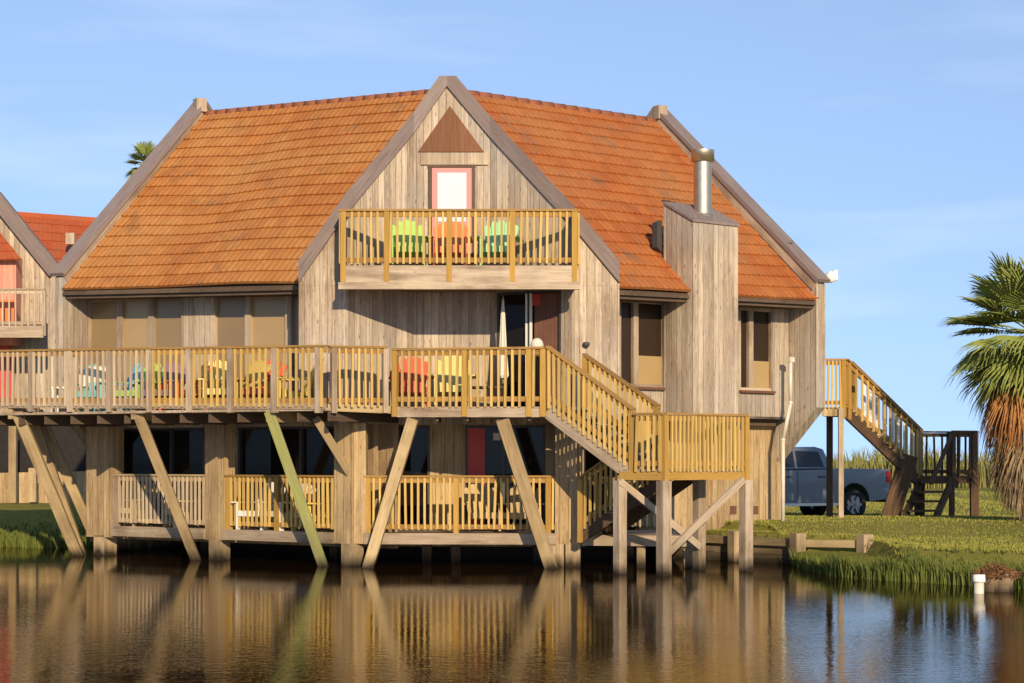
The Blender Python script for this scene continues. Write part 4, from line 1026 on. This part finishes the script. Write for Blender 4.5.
# small white side table far left on the deck
p = lineE.at(64); p = p + p.normalized() * .9
t = thing('side_table', 'small white side table on the upper deck left of the teal chair', 'table', V3(p, DZ))
m = MB(); m.box(V3(p, DZ + .50), .42, .42, .035); m.build('table_top', 'white', t)
for sx in (-1, 1):
    for sy in (-1, 1):
        m = MB(); m.box(V3(p, DZ + .24) + Vector((sx * .17, sy * .17, 0)), .04, .04, .48); m.build('leg', 'white', t)
# low table on the centre deck
p = W(482, 0, 37.6); t = thing('coffee_table', 'low dark wooden table on the centre deck right of the lemon chair', 'table', (p.x, p.y, 2.96))
m = MB(); m.box((p.x, p.y, 2.96 + .40), .95, .5, .04); m.build('table_top', 'lumber_dark', t)
for sx in (-1, 1):
    for sy in (-1, 1):
        m = MB(); m.box((p.x + sx * .42, p.y + sy * .2, 2.96 + .19), .05, .05, .38); m.build('leg', 'lumber_dark', t)
# lower balcony chairs
def low_chair(mat, px, line, nin, off, rz, lb):
    q0 = line.at(px); q = q0 + q0.normalized() * off; ang = math.atan2(line.d.y, line.d.x)
    make_chair(M[mat], lb, gW, q.x, q.y, LZ, ang + rz, .95)
low_chair('tan', 136, facL, nL2, .7, .1, 'tan wooden chair behind the bleached railing, left of the leaning brace')
low_chair('tan', 187, facL, nL2, .6, -.4, 'tan wooden chair tucked against the fin wall right of the leaning brace')
low_chair('chalk', 260, facL, nL2, .6, .2, 'white chair on the lower balcony left of the green brace')
low_chair('chalk', 288, facL, nL2, .7, -.2, 'white chair directly behind the green brace on the lower balcony')
low_chair('yellow', 317, facL, nL2, .55, -.3, 'yellow chair on the lower balcony right of the green brace')
low_chair('tan', 482, cfac, nC, .8, .2, 'tan chair on the widest lower balcony before the red curtain')
low_chair('tan', 520, cfac, nC, .8, -.2, 'tan chair behind the right splayed brace on the widest lower balcony')
q0 = facL.at(313); q = q0 + q0.normalized() * .72
# closed parasol
p = W(503, 0, 37.9); zt_ = Z(299, 37.9)
t = thing('closed_parasol', 'folded white parasol standing on the deck by the sliding door', 'parasol', (p.x, p.y, 2.96))
m = MB(); m.tube((p.x, p.y, 2.97), (p.x, p.y, zt_ + .06), .018, n=8); m.build('pole', 'lumber_old', t)
m = MB(); n = 16; rows = []
for z_, r_ in ((zt_, .015), (zt_ - .3, .035), (zt_ - .9, .06), (zt_ - 1.45, .095), (zt_ - 1.5, .07)):
    rows.append([Vector((p.x + r_ * (1 + .25 * (i % 2)) * math.cos(2 * math.pi * i / n), p.y + r_ * (1 + .25 * (i % 2)) * math.sin(2 * math.pi * i / n), z_)) for i in range(n)])
m.mesh([v for r in rows for v in r], [[a * n + i, a * n + (i + 1) % n, (a + 1) * n + (i + 1) % n, (a + 1) * n + i] for a in range(4) for i in range(n)]); m.build('canopy', 'white_fabric', t)
m = MB(); m.lathe((p.x, p.y, 2.955), [(.001, .08), (.06, .08), (.22, .04), (.24, 0), (.001, 0)]); m.build('base', 'dark_metal', t)
# white capped lantern by the corner post
p = W(537, 0, 36.6); t = thing('patio_lantern', 'white domed lantern on a brown stand behind the deck corner post', 'lantern', (p.x, p.y, 2.96))
m = MB(); m.lathe((p.x, p.y, 0), [(.10, Z(349, 36.6)), (.125, Z(345, 36.6)), (.10, Z(341, 36.6)), (.05, Z(338.5, 36.6)), (.001, Z(338, 36.6))], 14); m.build('dome', 'white_fabric', t)
m = MB(); m.box((p.x, p.y, (2.96 + Z(352, 36.6)) / 2), .2, .2, Z(352, 36.6) - 2.96 - .004); m.build('stand', 'lumber_dark', t)

# ================================================================== TRUCK
tr = thing('pickup_truck', 'slate grey crew cab pickup truck parked on the lawn behind the house', 'pickup truck', (0, 0, 0))
def sect(prof, y0, y1, name, mat, par, tum=0.0, bevel=.03):
    """prof = list of (x,z); extruded across from y0 to y1, upper points pulled in by tum"""
    zs = [z for _, z in prof]; zl, zh = min(zs), max(zs); n = len(prof)
    f = lambda z: tum * (z - zl) / (zh - zl)
    A_ = [(x, y0 + f(z), z) for x, z in prof]; B_ = [(x, y1 - f(z), z) for x, z in prof]
    m = MB(); m.mesh(A_ + B_, [list(range(n)), list(range(2 * n - 1, n - 1, -1))] + [[i, (i + 1) % n, n + (i + 1) % n, n + i] for i in range(n)])
    return m.build(name, mat, par, bevel=bevel)
def arch(cx, r, z0, n=9): return [(cx + r * math.cos(math.pi * (1 - i / n)), z0 + r * math.sin(math.pi * (1 - i / n))) for i in range(n + 1)]
prof = [(0, .55), (.0, 1.30), (.05, 1.34), (1.78, 1.36), (1.80, 1.34), (3.95, 1.30), (4.1, 1.22), (5.5, 1.08), (5.72, .9), (5.72, .5)]
low = list(reversed([(.02, .55)] + arch(1.18, .50, .47) + [(1.7, .45), (4.1, .45)] + arch(4.72, .50, .47) + [(5.3, .5)]))
body = sect(prof + low, -.97, .97, 'body', 'truck', tr, 0, .04)
cab = sect([(1.86, 1.34), (2.05, 1.87), (2.3, 1.93), (3.35, 1.92), (3.6, 1.84), (4.15, 1.31)], -.92, .92, 'cab', 'truck', tr, .16, .04)
for side in (1, -1):
    yy = lambda z: side * (.92 - .16 * (z - 1.31) / .62 + .008)
    for pr in ([(2.12, 1.40), (2.24, 1.80), (2.98, 1.82), (2.98, 1.40)], [(3.06, 1.40), (3.06, 1.82), (3.48, 1.80), (3.92, 1.40)]):
        m = MB(); a = [Vector((x, yy(z), z)) for x, z in pr]; m.prism(a, (0, -side * .02, 0)); m.build('window', 'truck_glass', tr)
    for x in (1.9, 3.02, 4.05):
        m = MB(); m.beam((x, side * .972, .55), (x, side * .972, 1.28), .012, .008, (0, 1, 0)); m.build('panel_gap', 'black', body)
    for x in (2.15, 3.2):
        m = MB(); m.beam((x, side * .99, 1.14), (x + .2, side * .99, 1.14), .03, .035); m.build('door_handle', 'dark_metal', tr)
    m = MB(); m.beam((1.8, side * 1.0, .42), (4.1, side * 1.0, .42), .14, .07); m.build('running_board', 'chrome', tr)
    m = MB(); m.beam((-.012, side * .82, .98), (-.012, side * .82, 1.30), .03, .16, (0, 1, 0)); m.beam((.06, side * .972, .98), (.06, side * .972, 1.28), .14, .02, (0, 1, 0)); m.build('tail_lamp', 'tail_red', tr)
    m = MB(); m.box((3.95, side * 1.08, 1.36), .16, .2, .2); m.build('wing_mirror', 'truck', tr)
    for x in (1.18, 4.72):
        m = MB(); y0_, y1_ = side * .74, side * .98
        def ring(r, yv, n=28): return [Vector((x + r * math.cos(2 * math.pi * i / n), yv, .40 + r * math.sin(2 * math.pi * i / n))) for i in range(n)]
        rs_ = [ring(.25, y1_ - side * .01), ring(.36, y1_), ring(.405, y1_ - side * .04), ring(.405, y0_), ring(.2, y0_)]; n = 28
        m.mesh([v for r in rs_ for v in r], [[a * n + i, a * n + (i + 1) % n, (a + 1) * n + (i + 1) % n, (a + 1) * n + i] for a in range(4) for i in range(n)], None, True)
        wh = m.build('wheel', 'rubber', tr)
        m = MB(); m.tube((x, y1_ - side * .06, .40), (x, y1_ - side * .05, .40), .25, n=24)
        for i in range(6):
            a = 2 * math.pi * i / 6; m.beam((x, y1_ - side * .015, .40), (x + .235 * math.cos(a), y1_ - side * .015, .40 + .235 * math.sin(a)), .07, .04, (0, 1, 0))
        m.build('rim', 'rim', wh)
m = MB(); m.beam((-.10, -.95, .55), (-.10, .95, .55), .18, .2); m.build('rear_bumper', 'chrome', tr)
m = MB(); m.beam((5.74, -.95, .52), (5.74, .95, .52), .14, .24); m.build('front_bumper', 'chrome', tr)
m = MB(); m.prism([(3.64, -.72, 1.80), (3.64, .72, 1.80), (4.13, .86, 1.36), (4.13, -.86, 1.36)], (.012, 0, .014)); m.build('windscreen', 'truck_glass', tr)
m = MB(); m.prism([(1.89, -.8, 1.42), (1.89, .8, 1.42), (2.03, .7, 1.82), (2.03, -.7, 1.82)], (-.012, 0, .004)); m.build('rear_window', 'truck_glass', tr)
ang = rad(208); hd = Vector((math.cos(ang), math.sin(ang))); lf = Vector((-hd.y, hd.x))
rc = W(890, 0, 53.4); root = rc.xy - lf * .97
tr.location = (root.x, root.y, .42); tr.rotation_euler = (0, 0, ang)

# ================================================================== PALMS
fm_g = leaf_mat('palm_green', (.20, .25, .045), (.30, .32, .09), (.12, .16, .03), 2.2)
fm_b = leaf_mat('palm_dead', (.34, .12, .03), (.44, .20, .06), (.34, .22, .10), 1.6)
fm_t = leaf_mat('palm_thatch', (.24, .17, .09), (.36, .27, .15), (.16, .10, .05), 2.5)
bark = plain('palm_bark', (.20, .14, .09), .9, vary=.4, scale=5)
def fan(mb, o, dirv, pet, rad_, droop, n=34, spread=205, fold=.25):
    dirv = dirv.normalized(); sidev = dirv.cross(Vector((0, 0, 1)))
    if sidev.length < .05: sidev = Vector((1, 0, 0))
    sidev.normalize(); upv = sidev.cross(dirv).normalized(); hub = o + dirv * pet
    mb.beam(o, hub, .035, .02, upv)
    for i in range(n):
        a = rad(-spread / 2 + spread * (i + .5) / n) + R.gauss(0, .02); ln = rad_ * (1 - .22 * (abs(a) / rad(spread / 2)) ** 2) * R.uniform(.88, 1.06)
        dv = dirv * math.cos(a) + sidev * math.sin(a) + upv * (fold * abs(math.sin(a)) * .6)
        w0 = ln * .026; pr = (sidev * math.cos(a) - dirv * math.sin(a)).normalized()
        p1 = hub + dv * ln * .58 + Vector((0, 0, -droop * ln * .10)); p2 = hub + dv * ln * .85 + Vector((0, 0, -droop * ln * .34)); p3 = hub + dv * ln * .98 + Vector((0, 0, -droop * ln * .66))
        rz = upv * w0 * .5
        mb.mesh([hub - pr * .008, hub + pr * .008, p1 + pr * w0 - rz, p1 + rz, p1 - pr * w0 - rz, p2 + pr * w0 * .6, p2 - pr * w0 * .6, p3],
                [(0, 1, 2, 3), (0, 3, 4), (4, 3, 2, 5, 6), (6, 5, 7)])
def palm(name_label, base, zc, crown_r, nf, skirt, lb_cat='palm tree'):
    t = thing('palm_tree', name_label, lb_cat, base); bx_, by_, bz_ = base
    m = MB(); prof = []
    for i in range(30):
        f = i / 29; prof.append((.27 - .07 * f + .02 * (i % 2), bz_ - .1 + (zc - bz_) * f))
    m.lathe((bx_, by_, 0), [(r, z) for r, z in prof], 14); m.build('trunk', bark, t)
    m = MB(); c_ = Vector((bx_, by_, zc))
    for i in range(nf):
        az = i * 2.39996; el = rad(lerp(78, -48, (i / nf) ** .8)) + R.gauss(0, .08)
        dv = Vector((math.cos(az) * math.cos(el), math.sin(az) * math.cos(el), math.sin(el)))
        fan(m, c_ + Vector((0, 0, .1 * math.sin(el))), dv, crown_r * .50 * R.uniform(.85, 1.1), crown_r * .68 * R.uniform(.9, 1.1), .25 if el > 0 else .5)
    m.build('crown', fm_g, t, recalc=False, weld=False)
    if skirt:
        m = MB()
        for i in range(skirt):
            az = i * 2.39996; el = rad(R.uniform(-40, -66)); dv = Vector((math.cos(az) * math.cos(el), math.sin(az) * math.cos(el), math.sin(el)))
            fan(m, c_ + Vector((0, 0, -R.uniform(.35, 1.0))), dv, crown_r * R.uniform(.34, .50), crown_r * R.uniform(.42, .62), 1.3, n=18, spread=R.uniform(90, 160))
        m.build('dry_fronds', fm_b, t, recalc=False, weld=False)
        m = MB()
        for i in range(int(skirt * 2.6)):
            az = i * 2.39996; el = rad(R.uniform(-62, -86)); dv = Vector((math.cos(az) * math.cos(el), math.sin(az) * math.cos(el), math.sin(el)))
            h0 = R.uniform(1.2, 2.0); q = c_ + Vector((math.cos(az) * .16, math.sin(az) * .16, -h0))
            fan(m, q, dv, crown_r * .30, crown_r * .55, 1.0, n=16, spread=140)
        m.build('dead_skirt', fm_t, t, recalc=False, weld=False)
    return t
pb = W(1032, 0, 42.0)
palm('green fan palm with a hanging orange brown dead skirt at the right edge', (pb.x, pb.y, .7), 4.66, 1.70, 52, 48)
pb = W(147, 0, 62); palm('distant fan palm peeking over the left roof edge', (pb.x, pb.y, .8), Z(167, 62), .72, 24, 10)

# ================================================================== STUMPS in the water, right
p = W(979, 597, 30.0)
t = thing('pvc_stake', 'short white pipe stake standing in the water beside the mossy stump', 'pipe', (p.x, p.y, 0))
m = MB(); m.tube((p.x, p.y, -.5), (p.x, p.y, .21), .075, n=16); m.build('pipe', 'pvc', t)
m = MB(); m.lathe((p.x, p.y, 0), [(.001, .285), (.09, .28), (.098, .20), (.098, .17), (.076, .165)], 16); m.build('collar', 'white', t)
p = W(992, 597, 30.3)
t = thing('stump', 'old broken piling topped with dry brown plants at the water edge', 'stump', (p.x, p.y, 0))
m = MB(); m.lathe((p.x + .02, p.y + .12, 0), [(.17, -.5), (.16, .1), (.17, .26), (.001, .28)], 12); m.lathe((p.x + .20, p.y + .06, 0), [(.15, -.5), (.14, .1), (.15, .27), (.001, .28)], 10); m.build('post', 'pile', t)
m = MB()
for i in range(900):
    a = R.random() * 6.28; r = R.random() ** .5; b = Vector((p.x + .08 + .34 * r * math.cos(a), p.y + .08 + .2 * r * math.sin(a), .23 + .20 * (1 - r * r) * R.random())); e_ = b + Vector((R.gauss(0, .05), R.gauss(0, .05), R.uniform(-.05, .07)))
    m.beam(b, e_, .011, .008)
m.build('dry_plants', leaf_mat('dry_weed', (.17, .08, .03), (.26, .14, .06), (.09, .05, .025), 9), t, weld=False, recalc=False)
